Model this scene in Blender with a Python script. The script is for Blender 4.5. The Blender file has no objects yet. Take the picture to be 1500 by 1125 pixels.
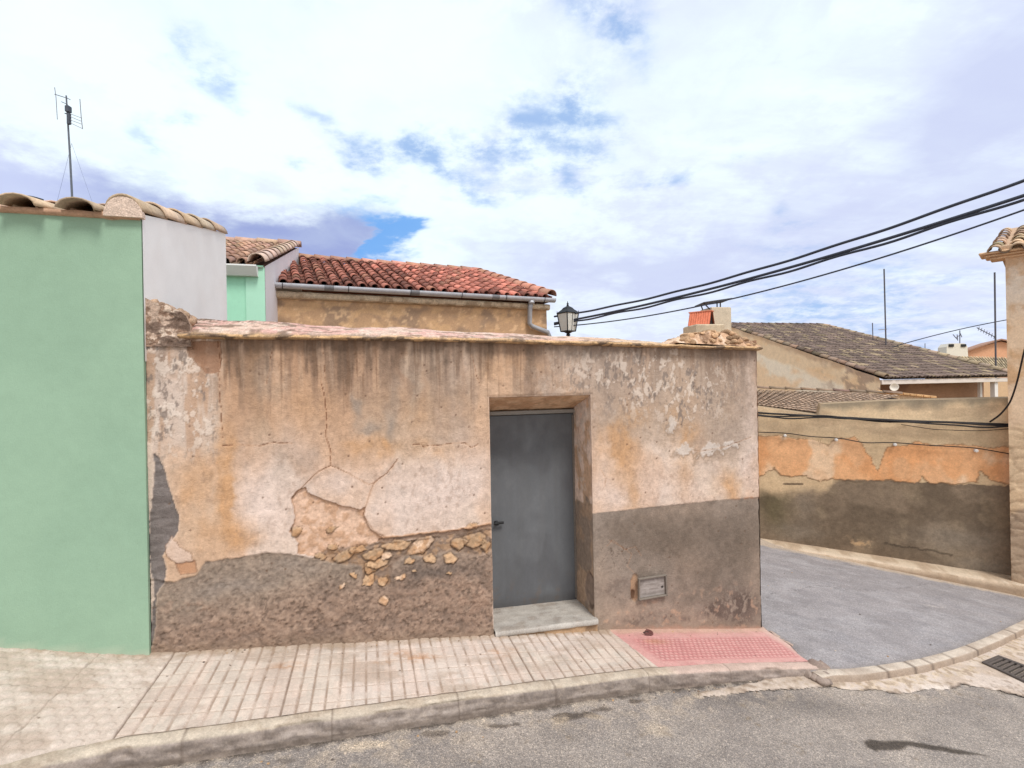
import bpy, math, random
import numpy as np
from math import sin, cos, tan, pi, radians, atan2, asin, sqrt
from mathutils import Matrix, Vector
random.seed(7)
rng = np.random.default_rng(11)
sc = bpy.context.scene
col = sc.collection

# ------------------------------------------------------------------ survey of the place
# eye of the photographer is the origin; these give real positions on real planes
FL = 760.0
ROLL = radians(1.1)
RT = np.array([cos(ROLL), 0, -sin(ROLL)])
UP = np.array([sin(ROLL), 0, cos(ROLL)])
FW = np.array([0., 1., 0.])

def ray(px, py):
    return RT * (px - 750) / FL + UP * (562.5 - py) / FL + FW

def at(px, py, Y):
    return ray(px, py) * Y

class Plane:
    """a vertical plane: origin, horizontal direction u, normal n (towards the street)"""
    def __init__(self, o, ang):
        self.o = np.array([o[0], o[1], 0.])
        self.u = np.array([cos(ang), sin(ang), 0.])
        self.n = np.array([sin(ang), -cos(ang), 0.])
    def sz(self, px, py, off=0.0):
        d = ray(px, py)
        t = ((self.o + self.n * off) @ self.n) / (d @ self.n)
        P = d * t
        return ((P - self.o) @ self.u, P[2])
    def P(self, s, z, k=0.0):
        """k = distance BEHIND the plane"""
        s = np.asarray(s, float); z = np.asarray(z, float); k = np.asarray(k, float)
        s, z, k = np.broadcast_arrays(s, z, k)
        out = self.o + s[..., None] * self.u - k[..., None] * self.n
        out = out.copy(); out[..., 2] = z
        return out

WP = Plane((.249 * .9, 4.73 * .9), radians(15.7))       # old plaster wall (and the green house beside it)
FA = np.array([3.95, 8.15]); FB = np.array([6.78, 6.93])
FPL = Plane(FA, atan2(FB[1] - FA[1], FB[0] - FA[0]))      # orange wall across the side street

# ------------------------------------------------------------------ numpy noise
def _h(ix, iy, seed):
    a = (ix.astype(np.int64) * 374761393 + iy.astype(np.int64) * 668265263 + seed * 974634777) & 0xFFFFFFFF
    a = ((a ^ (a >> 13)) * 1274126177) & 0xFFFFFFFF
    a = ((a ^ (a >> 16)) * 2246822519) & 0xFFFFFFFF
    return ((a ^ (a >> 15)) & 0xFFFFFF) / float(0xFFFFFF)

def vn(x, y, seed=0):
    xi = np.floor(x); yi = np.floor(y)
    fx = x - xi; fy = y - yi
    fx = fx * fx * fx * (fx * (fx * 6 - 15) + 10); fy = fy * fy * fy * (fy * (fy * 6 - 15) + 10)
    a = _h(xi, yi, seed); b = _h(xi + 1, yi, seed); c = _h(xi, yi + 1, seed); d = _h(xi + 1, yi + 1, seed)
    return (a * (1 - fx) + b * fx) * (1 - fy) + (c * (1 - fx) + d * fx) * fy

def fbm(x, y, oct=5, seed=0, gain=.5):
    x = np.asarray(x, float); y = np.asarray(y, float)
    s = 0; a = 1; t = 0
    for o in range(oct):
        c, q = cos(.6 * o + .3), sin(.6 * o + .3)
        s = s + a * vn((x * c - y * q) * 2 ** o + 17.3 * o, (x * q + y * c) * 2 ** o + 9.1 * o, seed + o)
        t += a; a *= gain
    return s / t                       # 0..1, mean .5

def voro(x, y, seed=0):
    xi = np.floor(x); yi = np.floor(y)
    f1 = np.full(x.shape, 9.); f2 = np.full(x.shape, 9.); idv = np.zeros(x.shape)
    for dx in (-1, 0, 1):
        for dy in (-1, 0, 1):
            cx = xi + dx; cy = yi + dy
            px = cx + _h(cx, cy, seed) * .9 + .05; py = cy + _h(cx, cy, seed + 5) * .9 + .05
            d = np.hypot(x - px, y - py)
            nid = _h(cx, cy, seed + 9)
            new = d < f1
            f2 = np.where(new, f1, np.minimum(f2, d))
            idv = np.where(new, nid, idv)
            f1 = np.where(new, d, f1)
    return f1, f2, idv

def ss(a, b, x):
    t = np.clip((x - a) / (b - a + 1e-12), 0, 1)
    return t * t * (3 - 2 * t)

def sd_poly(x, y, poly):
    d = np.full(x.shape, 1e9); inside = np.zeros(x.shape, bool)
    n = len(poly)
    for i in range(n):
        ax, ay = poly[i]; bx, by = poly[(i + 1) % n]
        ex, ey = bx - ax, by - ay
        t = np.clip(((x - ax) * ex + (y - ay) * ey) / (ex * ex + ey * ey + 1e-12), 0, 1)
        d = np.minimum(d, np.hypot(x - ax - t * ex, y - ay - t * ey))
        c = (ay > y) != (by > y)
        inside ^= c & (x < (bx - ax) * (y - ay) / ((by - ay) + 1e-12) + ax)
    return np.where(inside, -d, d)

def sd_line(x, y, pts):
    d = np.full(x.shape, 1e9)
    for (ax, ay), (bx, by) in zip(pts[:-1], pts[1:]):
        ex, ey = bx - ax, by - ay
        t = np.clip(((x - ax) * ex + (y - ay) * ey) / (ex * ex + ey * ey + 1e-12), 0, 1)
        d = np.minimum(d, np.hypot(x - ax - t * ex, y - ay - t * ey))
    return d

def lin(c):
    c = np.asarray(c, float) / 255.
    return np.where(c <= .04045, c / 12.92, ((c + .055) / 1.055) ** 2.4)

# exposure of the place: what a surface of albedo 1 shows on a wall / on the ground
KW, KG = 1.10, 1.32
def mixc(base, c, m):
    m = np.asarray(m)[..., None]
    return base * (1 - m) + np.asarray(c, float) * m

# ------------------------------------------------------------------ mesh helpers
class MB:
    def __init__(self):
        self.v = []; self.f = []; self.c = []; self.n = 0
    def add(self, v, f, c=None):
        v = np.asarray(v, float).reshape(-1, 3)
        self.v.append(v)
        if c is None: c = np.ones((len(v), 3)) * .5
        c = np.asarray(c, float)
        if c.ndim == 1: c = np.tile(c, (len(v), 1))
        self.c.append(c)
        for q in f: self.f.append(tuple(int(i) + self.n for i in q))
        self.n += len(v)
    def grid(self, P, C=None, keep=None, flip=False):
        ny, nx = P.shape[:2]
        idx = np.arange(ny * nx).reshape(ny, nx) + self.n
        a, b, c, d = idx[:-1, :-1], idx[:-1, 1:], idx[1:, 1:], idx[1:, :-1]
        q = np.stack([a, b, c, d] if not flip else [a, d, c, b], -1)
        q = q[keep] if keep is not None else q.reshape(-1, 4)
        self.v.append(P.reshape(-1, 3)); self.n += ny * nx
        if C is None: C = np.ones((ny * nx, 3)) * .5
        C = np.asarray(C, float)
        self.c.append(np.tile(C, (ny * nx, 1)) if C.ndim == 1 else C.reshape(-1, 3))
        self.f.extend(map(tuple, q.tolist()))
    def box(self, c, sx, sy, sz, u=(1, 0, 0), color=None, bev=0.0, w=None):
        """box centred at c, axes u (horizontal), v, z"""
        u = np.array(u, float); u /= np.linalg.norm(u)
        w = np.array([0, 0, 1.]) if w is None else np.array(w, float) / np.linalg.norm(w)
        v = np.cross(w, u); v /= np.linalg.norm(v)
        c = np.array(c, float)
        if bev <= 0:
            pts = [c + u * sx / 2 * i + v * sy / 2 * j + w * sz / 2 * k for k in (-1, 1) for j in (-1, 1) for i in (-1, 1)]
            self.add(pts, [(0, 2, 3, 1), (4, 5, 7, 6), (0, 1, 5, 4), (2, 6, 7, 3), (0, 4, 6, 2), (1, 3, 7, 5)], color)
        else:
            b = bev
            ring = []
            def rect(hx, hy, z): return [c + u * i * hx + v * j * hy + w * z for i, j in ((-1, -1), (1, -1), (1, 1), (-1, 1))]
            pts = rect(sx / 2 - b, sy / 2 - b, -sz / 2) + rect(sx / 2, sy / 2, -sz / 2 + b) + rect(sx / 2, sy / 2, sz / 2 - b) + rect(sx / 2 - b, sy / 2 - b, sz / 2)
            f = [(3, 2, 1, 0), (12, 13, 14, 15)]
            for r in range(3):
                for i in range(4):
                    f.append((r * 4 + i, r * 4 + (i + 1) % 4, r * 4 + 4 + (i + 1) % 4, r * 4 + 4 + i))
            self.add(pts, f, color)
    def tube(self, pts, r, seg=8, color=None, cap=True):
        pts = [np.array(p, float) for p in pts]; n = len(pts)
        rr = r if hasattr(r, '__len__') else [r] * n
        V = []; prev = None
        for i, p in enumerate(pts):
            d = pts[min(i + 1, n - 1)] - pts[max(i - 1, 0)]; d /= np.linalg.norm(d) + 1e-12
            if prev is None:
                a = np.cross(d, [0, 0, 1.])
                if np.linalg.norm(a) < .05: a = np.cross(d, [1., 0, 0])
            else: a = prev - d * (prev @ d)
            a /= np.linalg.norm(a); b = np.cross(d, a); prev = a
            for k in range(seg):
                t = 2 * pi * k / seg
                V.append(p + (a * cos(t) + b * sin(t)) * rr[i])
        F = []
        for i in range(n - 1):
            for k in range(seg):
                F.append((i * seg + k, i * seg + (k + 1) % seg, (i + 1) * seg + (k + 1) % seg, (i + 1) * seg + k))
        if cap:
            F.append(tuple(range(seg))[::-1]); F.append(tuple((n - 1) * seg + k for k in range(seg)))
        self.add(V, F, color)
    def lathe(self, c, prof, seg=20, color=None, axis=(0, 0, 1)):
        ax = np.array(axis, float); ax /= np.linalg.norm(ax)
        a = np.cross(ax, [1., 0, 0]) if abs(ax[0]) < .9 else np.cross(ax, [0, 1., 0])
        a /= np.linalg.norm(a); b = np.cross(ax, a); c = np.array(c, float)
        V = [c + ax * h + (a * cos(2 * pi * k / seg) + b * sin(2 * pi * k / seg)) * r for r, h in prof for k in range(seg)]
        F = []
        for i in range(len(prof) - 1):
            for k in range(seg):
                F.append((i * seg + k, i * seg + (k + 1) % seg, (i + 1) * seg + (k + 1) % seg, (i + 1) * seg + k))
        F.append(tuple(range(seg))[::-1]); F.append(tuple((len(prof) - 1) * seg + k for k in range(seg)))
        self.add(V, F, color)
    def prism(self, poly, d, color=None):
        """polygon (list of 3D points) extruded by vector d"""
        n = len(poly); p = [np.array(q, float) for q in poly]; d = np.array(d, float)
        self.add(p + [q + d for q in p], [tuple(range(n))[::-1], tuple(range(n, 2 * n))] + [(i, (i + 1) % n, n + (i + 1) % n, n + i) for i in range(n)], color)
    def rock(self, c, r, color, seed=0, sub=2, amp=.3, flat=(1, 1, 1)):
        import bmesh
        bm = bmesh.new(); bmesh.ops.create_icosphere(bm, subdivisions=sub, radius=1)
        V = np.array([v.co[:] for v in bm.verts]); F = [[v.index for v in f.verts] for f in bm.faces]; bm.free()
        # chop by random planes so that it looks broken
        g = np.random.default_rng(seed)
        for _ in range(7):
            nn = g.normal(size=3); nn /= np.linalg.norm(nn); h = .55 + .35 * g.random()
            dd = V @ nn - h
            V = np.where(dd[:, None] > 0, V - dd[:, None] * nn * .9, V)
        V = V + amp * .25 * (np.stack([vn(V[:, 0] * 3 + 7 * k + seed, V[:, 1] * 3 + V[:, 2] * 2.3, seed + k) for k in range(3)], -1) - .5)
        V = V * np.array(flat) * r
        ang = g.random() * 6.28
        Rz = np.array([[cos(ang), -sin(ang), 0], [sin(ang), cos(ang), 0], [0, 0, 1]])
        self.add(V @ Rz.T + np.array(c, float), F, color)
    def build(self, name, mat, parent=None, smooth=False, loc=None):
        V = np.concatenate(self.v) if self.v else np.zeros((0, 3))
        C = np.concatenate(self.c)
        root = parent
        off = np.zeros(3)
        while root is not None:
            off += np.array(root.location); root = root.parent
        if parent is None and loc is not None: off = np.array(loc, float)
        me = bpy.data.meshes.new(name)
        ln = np.array([len(f) for f in self.f], np.int32)
        me.vertices.add(len(V)); me.vertices.foreach_set('co', (V - off).astype(np.float32).ravel())
        me.loops.add(int(ln.sum())); me.loops.foreach_set('vertex_index', np.fromiter((i for f in self.f for i in f), np.int32, int(ln.sum())))
        me.polygons.add(len(ln)); st = np.zeros(len(ln), np.int32); st[1:] = np.cumsum(ln)[:-1]
        me.polygons.foreach_set('loop_start', st)
        me.update(calc_edges=True); me.validate()
        at_ = me.color_attributes.new('Col', 'FLOAT_COLOR', 'POINT')
        at_.data.foreach_set('color', np.concatenate([np.clip(C, 0.002, 1), np.ones((len(C), 1))], 1).astype(np.float32).ravel())
        me.polygons.foreach_set('use_smooth', np.full(len(me.polygons), smooth))
        me.materials.append(mat)
        o = bpy.data.objects.new(name, me); col.objects.link(o)
        if parent is not None: o.parent = parent
        elif loc is not None: o.location = loc
        return o

def thing(name, label, cat, loc=(0, 0, 0), group=None):
    o = bpy.data.objects.new(name, None); col.objects.link(o)
    o.empty_display_size = .2
    o.location = tuple(float(x) for x in loc); o['label'] = label; o['category'] = cat
    if group: o['group'] = group
    return o

def tag(o, label, cat, group=None):
    o['label'] = label; o['category'] = cat
    if group: o['group'] = group
    return o

def structure(o):
    o['kind'] = 'structure'; return o

# ------------------------------------------------------------------ materials
def nodes(name):
    m = bpy.data.materials.new(name); m.use_nodes = True
    nt = m.node_tree; bs = nt.nodes['Principled BSDF']
    return m, nt, bs

def N(nt, t, **kw):
    n = nt.nodes.new(t)
    for k, v in kw.items():
        if k in n.inputs: n.inputs[k].default_value = v
        else: setattr(n, k, v)
    return n

def mat_vc(name, rough=.9, grains=((60, .25),), bump=((120, .3, .004),), specks=None, base=None, metal=0, spec=.25, stretch=None):
    """colour from the mesh's colour attribute (or a base colour), broken up by procedural noise, with procedural bump"""
    m, nt, bs = nodes(name)
    L = nt.links.new
    tc = N(nt, 'ShaderNodeTexCoord'); vec = tc.outputs['Object']
    if stretch:
        mp = N(nt, 'ShaderNodeMapping'); mp.inputs['Scale'].default_value = stretch
        L(vec, mp.inputs['Vector']); vec = mp.outputs['Vector']
    if base is None:
        a = N(nt, 'ShaderNodeAttribute', attribute_name='Col'); c = a.outputs['Color']
    else:
        r = N(nt, 'ShaderNodeRGB'); r.outputs[0].default_value = (*base, 1); c = r.outputs[0]
    for sca, amt in grains:
        nz = N(nt, 'ShaderNodeTexNoise', Scale=sca, Detail=5.0, Roughness=.65); L(vec, nz.inputs['Vector'])
        mr = N(nt, 'ShaderNodeMapRange'); mr.inputs['From Min'].default_value = .3; mr.inputs['From Max'].default_value = .7
        mr.inputs['To Min'].default_value = 1 - amt; mr.inputs['To Max'].default_value = 1 + amt
        L(nz.outputs['Fac'], mr.inputs['Value'])
        mx = N(nt, 'ShaderNodeVectorMath', operation='SCALE'); L(c, mx.inputs[0]); L(mr.outputs[0], mx.inputs['Scale'])
        c = mx.outputs[0]
    for sp in (specks or ()):
        sca, thr, rgb, amt = sp
        vo = N(nt, 'ShaderNodeTexVoronoi', Scale=sca); L(vec, vo.inputs['Vector'])
        sep = N(nt, 'ShaderNodeSeparateColor'); L(vo.outputs['Color'], sep.inputs[0])
        gt = N(nt, 'ShaderNodeMapRange'); gt.inputs['From Min'].default_value = thr; gt.inputs['From Max'].default_value = min(1, thr + .08)
        L(sep.outputs[0], gt.inputs['Value'])
        ml = N(nt, 'ShaderNodeMath', operation='MULTIPLY'); L(gt.outputs[0], ml.inputs[0]); ml.inputs[1].default_value = amt
        mu = N(nt, 'ShaderNodeVectorMath', operation='MULTIPLY'); L(c, mu.inputs[0]); mu.inputs[1].default_value = rgb
        mi = N(nt, 'ShaderNodeMix', data_type='RGBA'); L(ml.outputs[0], mi.inputs['Factor']); L(c, mi.inputs['A']); L(mu.outputs[0], mi.inputs['B'])
        c = mi.outputs['Result']
    L(c, bs.inputs['Base Color'])
    nrm = None
    for sca, st, dist in bump:
        nz = N(nt, 'ShaderNodeTexNoise', Scale=sca, Detail=6.0, Roughness=.7); L(vec, nz.inputs['Vector'])
        b = N(nt, 'ShaderNodeBump'); b.inputs['Strength'].default_value = st; b.inputs['Distance'].default_value = dist
        L(nz.outputs['Fac'], b.inputs['Height'])
        if nrm is not None: L(nrm, b.inputs['Normal'])
        nrm = b.outputs['Normal']
    if nrm is not None: L(nrm, bs.inputs['Normal'])
    bs.inputs['Roughness'].default_value = rough; bs.inputs['Metallic'].default_value = metal
    bs.inputs['Specular IOR Level'].default_value = spec
    return m

M = {}
M['plaster'] = mat_vc('old_plaster', .95, ((9, .03), (45, .05), (190, .09)), ((35, .4, .016), (110, .55, .009)))
M['farplaster'] = mat_vc('far_plaster', .95, ((6, .08), (40, .12), (140, .1)), ((25, .35, .015), (120, .4, .006)))
M['coping'] = mat_vc('mortar_coping', .95, ((30, .22), (120, .25)), ((40, .6, .015), (160, .5, .006)))
M['stucco'] = mat_vc('green_stucco', .9, ((2.2, .035), (14, .03), (220, .07)), ((150, .35, .004), (18, .15, .01)))
M['white'] = mat_vc('white_render', .9, ((2.5, .04), (160, .05)), ((150, .3, .004),))
M['tile'] = mat_vc('clay_tile', .85, ((14, .18), (70, .2)), ((60, .4, .006),))
M['concrete'] = mat_vc('concrete', .95, ((12, .12), (80, .18), (260, .14)), ((70, .4, .006), (240, .4, .003)))
M['paving'] = mat_vc('cement_paving', .9, ((10, .08), (60, .11), (260, .12)), ((220, .45, .003),), specks=((300, .93, (.5, .45, .4), .5),))
M['asphalt'] = mat_vc('asphalt', .9, ((5, .1), (40, .12), (170, .2)), ((130, .7, .007), (300, .5, .003)),
                      specks=((150, .74, (1.75, 1.7, 1.6), .6), (230, .80, (2.0, 1.95, 1.85), .6), (170, .80, (.42, .41, .40), .6)))
M['asphalt2'] = mat_vc('side_asphalt', .88, ((5, .1), (60, .13), (170, .14)), ((130, .6, .006),),
                       specks=((120, .80, (1.5, 1.5, 1.46), .6), (140, .80, (.6, .6, .6), .6)))
M['doormetal'] = mat_vc('door_paint', .62, ((3.5, .06), (18, .05), (90, .04)), ((8, .12, .01), (140, .12, .002)), spec=.35, stretch=(1, 1, .55))
M['zinc'] = mat_vc('zinc', .45, ((7, .12), (40, .08)), ((20, .1, .003),), metal=.35, spec=.5)
M['iron'] = mat_vc('dark_iron', .55, ((30, .2),), ((60, .2, .002),), spec=.4)
M['cable'] = mat_vc('cable_rubber', .6, ((20, .2),), ((50, .2, .002),))
M['hatch'] = mat_vc('hatch_paint', .7, ((25, .12), (120, .1)), ((60, .25, .003),), stretch=(1, 1, 3))

def glass_mat():
    m, nt, bs = nodes('frosted_lantern_glass')
    tc = N(nt, 'ShaderNodeTexCoord'); nz = N(nt, 'ShaderNodeTexNoise', Scale=6.0); nt.links.new(tc.outputs['Object'], nz.inputs['Vector'])
    cr = N(nt, 'ShaderNodeValToRGB'); cr.color_ramp.elements[0].color = (.72, .71, .66, 1); cr.color_ramp.elements[1].color = (.86, .86, .82, 1)
    nt.links.new(nz.outputs['Fac'], cr.inputs[0]); nt.links.new(cr.outputs[0], bs.inputs['Base Color'])
    bs.inputs['Roughness'].default_value = .5; bs.inputs['Transmission Weight'].default_value = .35; bs.inputs['IOR'].default_value = 1.2
    return m
M['glass'] = glass_mat()

# ------------------------------------------------------------------ ground levels
S_ = np.array([-6.5, -3.624, -3.264, -2.803, -1.579, -.431, .5, 2.171, 4])
Z_ = np.array([-1.1, -1.587, -1.675, -1.775, -1.893, -2.005, -2.105, -2.336, -2.58])
def base(s):
    s = np.asarray(s, float)
    return (np.interp(s - .12, S_, Z_) + np.interp(s, S_, Z_) + np.interp(s + .12, S_, Z_)) / 3
def side_z(X, Y):                    # side street
    return -2.336 - .1268 * (X - 2.33) + .0048 * (Y - 4.85)
def kerb_h(X):
    return .115 - .06 * ss(.9, 2.5, X)
def to_st(X, Y):
    dx = X - WP.o[0]; dy = Y - WP.o[1]
    return dx * WP.u[0] + dy * WP.u[1], dx * WP.n[0] + dy * WP.n[1]
def road_z(X, Y):
    X = np.asarray(X, float); Y = np.asarray(Y, float)
    s, t = to_st(X, Y)
    zb = np.where(s < 2.1, base(s), -2.33 - .125 * (s - 2.1))
    w = ss(1.6, 2.6, X)
    return zb * (1 - w) + (side_z(X, Y)) * w - kerb_h(X) + .012 * np.clip(t - 1, 0, 3)
def on_ground(px, py, zf, lo=1.5, hi=14):
    d = ray(px, py)
    for _ in range(60):
        mid = (lo + hi) / 2; P = d * mid
        if P[2] > zf(P[0], P[1]): lo = mid
        else: hi = mid
    return d * hi
def pave_z(X, Y):
    return base(to_st(X, Y)[0])

# ================================================================== 1. THE OLD WALL (shed)
def W(px, py): return WP.sz(px, py)
def Wp(pts): return [W(*p) for p in pts]
SL = W(220, 900)[0] + .004; SR = W(1116, 800)[0]
OL = (W(714, 582)[0] + W(726, 930)[0]) / 2; OR = (W(868, 577)[0] + W(870, 910)[0]) / 2
OT = W(790, 580)[1]
TOP = .365

# authored outlines of the damage, in photo survey points converted to wall coordinates
PL_LEFT = Wp([(205, 700), (222, 850), (252, 852), (287, 843), (300, 823), (345, 818), (385, 810), (430, 813), (462, 818), (500, 822), (535, 806), (575, 800), (620, 806), (668, 792), (722, 790), (722, 1010), (180, 1010)])
PL_RIGHT = Wp([(872, 752), (960, 742), (1050, 733), (1112, 728), (1140, 727), (1140, 1010), (866, 1010), (866, 753)])
MISSING = Wp([(447, 714), (434, 720), (427, 731), (431, 748), (432, 762), (423, 778), (438, 795), (436, 811), (470, 815), (505, 808), (545, 797), (562, 789), (543, 776), (534, 758), (536, 744), (528, 748), (505, 743), (485, 736), (462, 728), (450, 722)])
BAND = Wp([(545, 800), (562, 790), (600, 790), (655, 783), (719, 772), (722, 800), (700, 808), (670, 806), (620, 812), (590, 812), (560, 806)])
STONEZ = Wp([(458, 818), (475, 806), (515, 801), (548, 796), (600, 792), (655, 784), (719, 774), (722, 806), (700, 815), (660, 806), (625, 818), (600, 812), (574, 830), (570, 862), (552, 850), (533, 858), (530, 830), (500, 826)])
LIP = Wp([(556, 788), (600, 783), (658, 777), (719, 767)])
CEMENT = Wp([(226, 662), (238, 682), (250, 720), (262, 757), (261, 775), (246, 798), (238, 815), (243, 832), (240, 850), (228, 870), (226, 930), (219, 960), (212, 700)])
CREAM = Wp([(205, 640), (222, 650), (228, 690), (222, 735), (217, 800), (226, 860), (222, 905), (214, 960), (195, 960)])
HOLE = Wp([(270, 500), (322, 500), (324, 520), (318, 545), (303, 548), (290, 535), (275, 520)])
BRICK = Wp([(256, 825), (286, 820), (288, 838), (262, 843)])
PALELOBE = Wp([(242, 800), (250, 785), (262, 800), (280, 812), (284, 822), (258, 826), (244, 815)])
JAMBPEEL = Wp([(878, 848), (872, 880), (868, 850)])
CR1 = Wp([(470, 560), (477, 600), (478, 640), (485, 662), (484, 681), (466, 690), (452, 706), (436, 718), (428, 730)])
CR2 = Wp([(484, 681), (512, 694), (540, 712), (548, 708)])
CR3 = Wp([(582, 674), (566, 695), (548, 708), (538, 728), (534, 756), (548, 778), (565, 788)])
CR4 = Wp([(318, 500), (321, 560), (326, 640)])
CR5 = Wp([(692, 520), (698, 545), (704, 565)])
CR6 = Wp([(398, 510), (396, 540), (392, 560)])
CR7 = Wp([(880, 690), (888, 700), (886, 712)])
CR8 = Wp([(893, 790), (910, 800), (925, 812), (918, 830), (930, 840)])
CR9 = Wp([(640, 780), (690, 772), (720, 769)])
CR10 = Wp([(325, 652), (350, 650), (378, 653), (400, 649), (428, 650)])
CR11 = Wp([(606, 652), (618, 650), (620, 655), (640, 652), (680, 648), (690, 655), (700, 650)])
CR12 = Wp([(472, 480), (474, 520), (476, 560)])
CR13 = Wp([(1100, 640), (1060, 655), (1010, 662)])
CR14 = Wp([(890, 800), (900, 790), (915, 806), (930, 800), (940, 815)])
CRACKS = [(CR10, .003), (CR11, .0028), (CR12, .002), (CR13, .0025), (CR14, .0022), (CR1, .0042), (CR2, .003), (CR3, .0048), (CR4, .0035), (CR5, .0025), (CR6, .0025), (CR7, .003), (CR8, .0022), (CR9, .003)]
SMALL = [(505, 815, 20, 9), (541, 832, 10, 10), (552, 826, 14, 9), (540, 851, 9, 8), (560, 852, 8, 8), (562, 878, 7, 9), (502, 858, 7, 3), (518, 843, 6, 4),
         (587, 846, 7, 4), (606, 836, 4, 2), (658, 839, 4, 2), (630, 819, 11, 7), (660, 818, 9, 9), (697, 793, 18, 10), (620, 798, 22, 10), (672, 796, 14, 8),
         (580, 800, 20, 8), (548, 812, 16, 8), (434, 780, 8, 8), (485, 776, 7, 5), (488, 802, 8, 4), (470, 816, 10, 5), (690, 772, 12, 5), (712, 800, 7, 9), (525, 806, 12, 6), (566, 815, 9, 6), (600, 822, 8, 5)]
SMALLW = []
for px, py, rx, ry in SMALL:
    s0, z0 = W(px, py); k = W(px + 10, py)[0] - s0
    SMALLW.append((s0, z0, rx * k / 10, ry * k / 10))

def wall_fields(s, z):
    """returns displacement towards the street and surface colour (albedo) for points of the wall"""
    sh = s.shape
    w1 = (fbm(s * 6, z * 6, 4, 3) - .5); w2 = (fbm(s * 6 + 40, z * 6 + 9, 4, 8) - .5)
    sw = s + w1 * .05; zw = z + w2 * .05
    f1 = (fbm(s * 30, z * 30, 4, 21) - .5); f2 = (fbm(s * 30 + 9, z * 30 + 4, 4, 26) - .5)
    sj = s + w1 * .018 + f1 * .018; zj = z + w2 * .018 + f2 * .018
    def blob(px, py, rx, ry, p=1.0, warp=1.0):
        s0, z0 = W(px, py); k = (W(px + 10, py)[0] - s0) / 10
        xx = (s + w1 * .16 * warp - s0) / (rx * k); yy = (z + w2 * .16 * warp - z0) / (ry * k)
        return p * np.exp(-(xx * xx + yy * yy) * 1.1)
    big = fbm(s * 1.7, z * 1.7, 4, 31); med = fbm(s * 5, z * 5, 5, 41); fin = fbm(s * 22, z * 22, 5, 51); vf = fbm(s * 70, z * 70, 3, 61)
    streak = fbm(s * 7, z * .7, 4, 71); streak2 = fbm(s * 17, z * 1.1, 4, 81); streak3 = fbm(s * 3.2 + w1, z * .5, 3, 91)
    top = ss(-.62, .32, z)                       # 1 under the coping
    # --- coloured plaster
    c = np.ones(sh + (3,)) * np.array([216, 193, 174.])
    c = mixc(c, (198, 168, 148), ss(.42, .66, med) * .45)
    c = mixc(c, (224, 203, 189), ss(.45, .62, big) * ss(-.1, -.6, z) * .6)
    zmid = W(600, 668)[1]
    upz = ss(zmid - .10, zmid + .10, z + w1 * .35 + (streak - .5) * .35)
    c = mixc(c, (195, 167, 143), upz * ss(W(300, 600)[0], W(335, 600)[0], s) * .85)
    rgt = ss(W(850, 600)[0], W(890, 600)[0], s)
    c = mixc(c, (190, 168, 150), upz * rgt * .8)
    c = mixc(c, (208, 166, 134), ss(.5, .64, fbm(s * 2.3 + 5, z * 1.1, 4, 101)) * .55)
    c = mixc(c, (172, 152, 139), ss(.5, .66, fbm(s * 3 + 2, z * 1.6, 5, 103)) * upz * .55)
    c = mixc(c, (219, 190, 164), ss(.54, .68, fbm(s * 9 + 8, z * .7, 5, 97)) * ss(-.75, .0, z) * .3)
    c = mixc(c, (168, 131, 104), ss(.48, .62, streak3) * top * .65)
    c = mixc(c, (150, 124, 106), ss(.50, .66, streak2) * ss(-.3, .25, z) * .7)
    c = mixc(c, (134, 112, 96), ss(.54, .66, fbm(s * 11 + 3, z * .9, 5, 95)) * ss(-.3, .22, z) * .7)
    c = mixc(c, (108, 87, 72), ss(.08, .30, z + (streak2 - .5) * .5 + (streak - .5) * .35) * .6)
    c = mixc(c, (96, 78, 66), ss(.57, .66, fbm(s * 20 + 1, z * 1.3, 5, 105)) * ss(-.05, .25, z) * .35)
    c = mixc(c, (226, 200, 176), ss(.60, .70, fbm(s * 24 + 4, z * 1.6, 5, 107)) * ss(-.2, .1, z) * .2)
    # ochre-stained ground at the lower left, fading right
    c = mixc(c, (202, 168, 138), ss(W(352, 700)[0], W(325, 700)[0], s + w1 * .1) * ss(W(300, 650)[1], W(300, 700)[1], z + w2 * .1) * .6)
    # thin drips
    c = mixc(c, (120, 92, 72), ss(.66, .72, fbm(s * 46, z * 1.5, 4, 109)) * ss(-.35, .2, z) * .5)
    # pale lower areas
    for a in ((640, 725, 85, 55, .95), (580, 745, 40, 40, .7), (385, 740, 42, 70, .9), (690, 690, 40, 45, .6), (490, 710, 45, 22, .75), (440, 650, 40, 40, .35), (900, 725, 40, 28, .75),
              (1000, 715, 50, 25, .6), (960, 690, 30, 40, .35), (880, 660, 22, 60, .45), (855, 540, 60, 25, .4), (250, 580, 30, 60, .35), (1098, 600, 14, 90, .6), (1100, 690, 16, 40, .6)):
        c = mixc(c, (226, 205, 193), np.clip(blob(*a), 0, 1))
    # ochre water stains
    for a in ((335, 715, 10, 80, 1.5), (322, 690, 8, 90, .8), (300, 620, 22, 60, .5), (345, 790, 35, 28, .7), (290, 780, 30, 30, .5), (278, 740, 14, 60, .55), (548, 652, 34, 15, 1.4), (640, 660, 34, 16, .6), (290, 525, 25, 20, .4), (905, 650, 28, 36, 1.2), (940, 606, 20, 14, 1.3), (990, 618, 16, 14, 1.2), (1003, 640, 14, 26, 1.2),
              (1000, 690, 18, 40, .4), (1072, 715, 16, 28, .75), (925, 720, 12, 40, .5), (1010, 600, 40, 60, .35), (640, 600, 60, 25, .35), (430, 600, 60, 45, .3), (300, 690, 12, 80, .4), (375, 560, 22, 60, .35), (760, 540, 60, 22, .3)):
        c = mixc(c, (204, 158, 116), np.clip(blob(*a) * (.3 + 1.1 * ss(.3, .65, med * .6 + streak * .4)), 0, 1) * .85)
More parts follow.
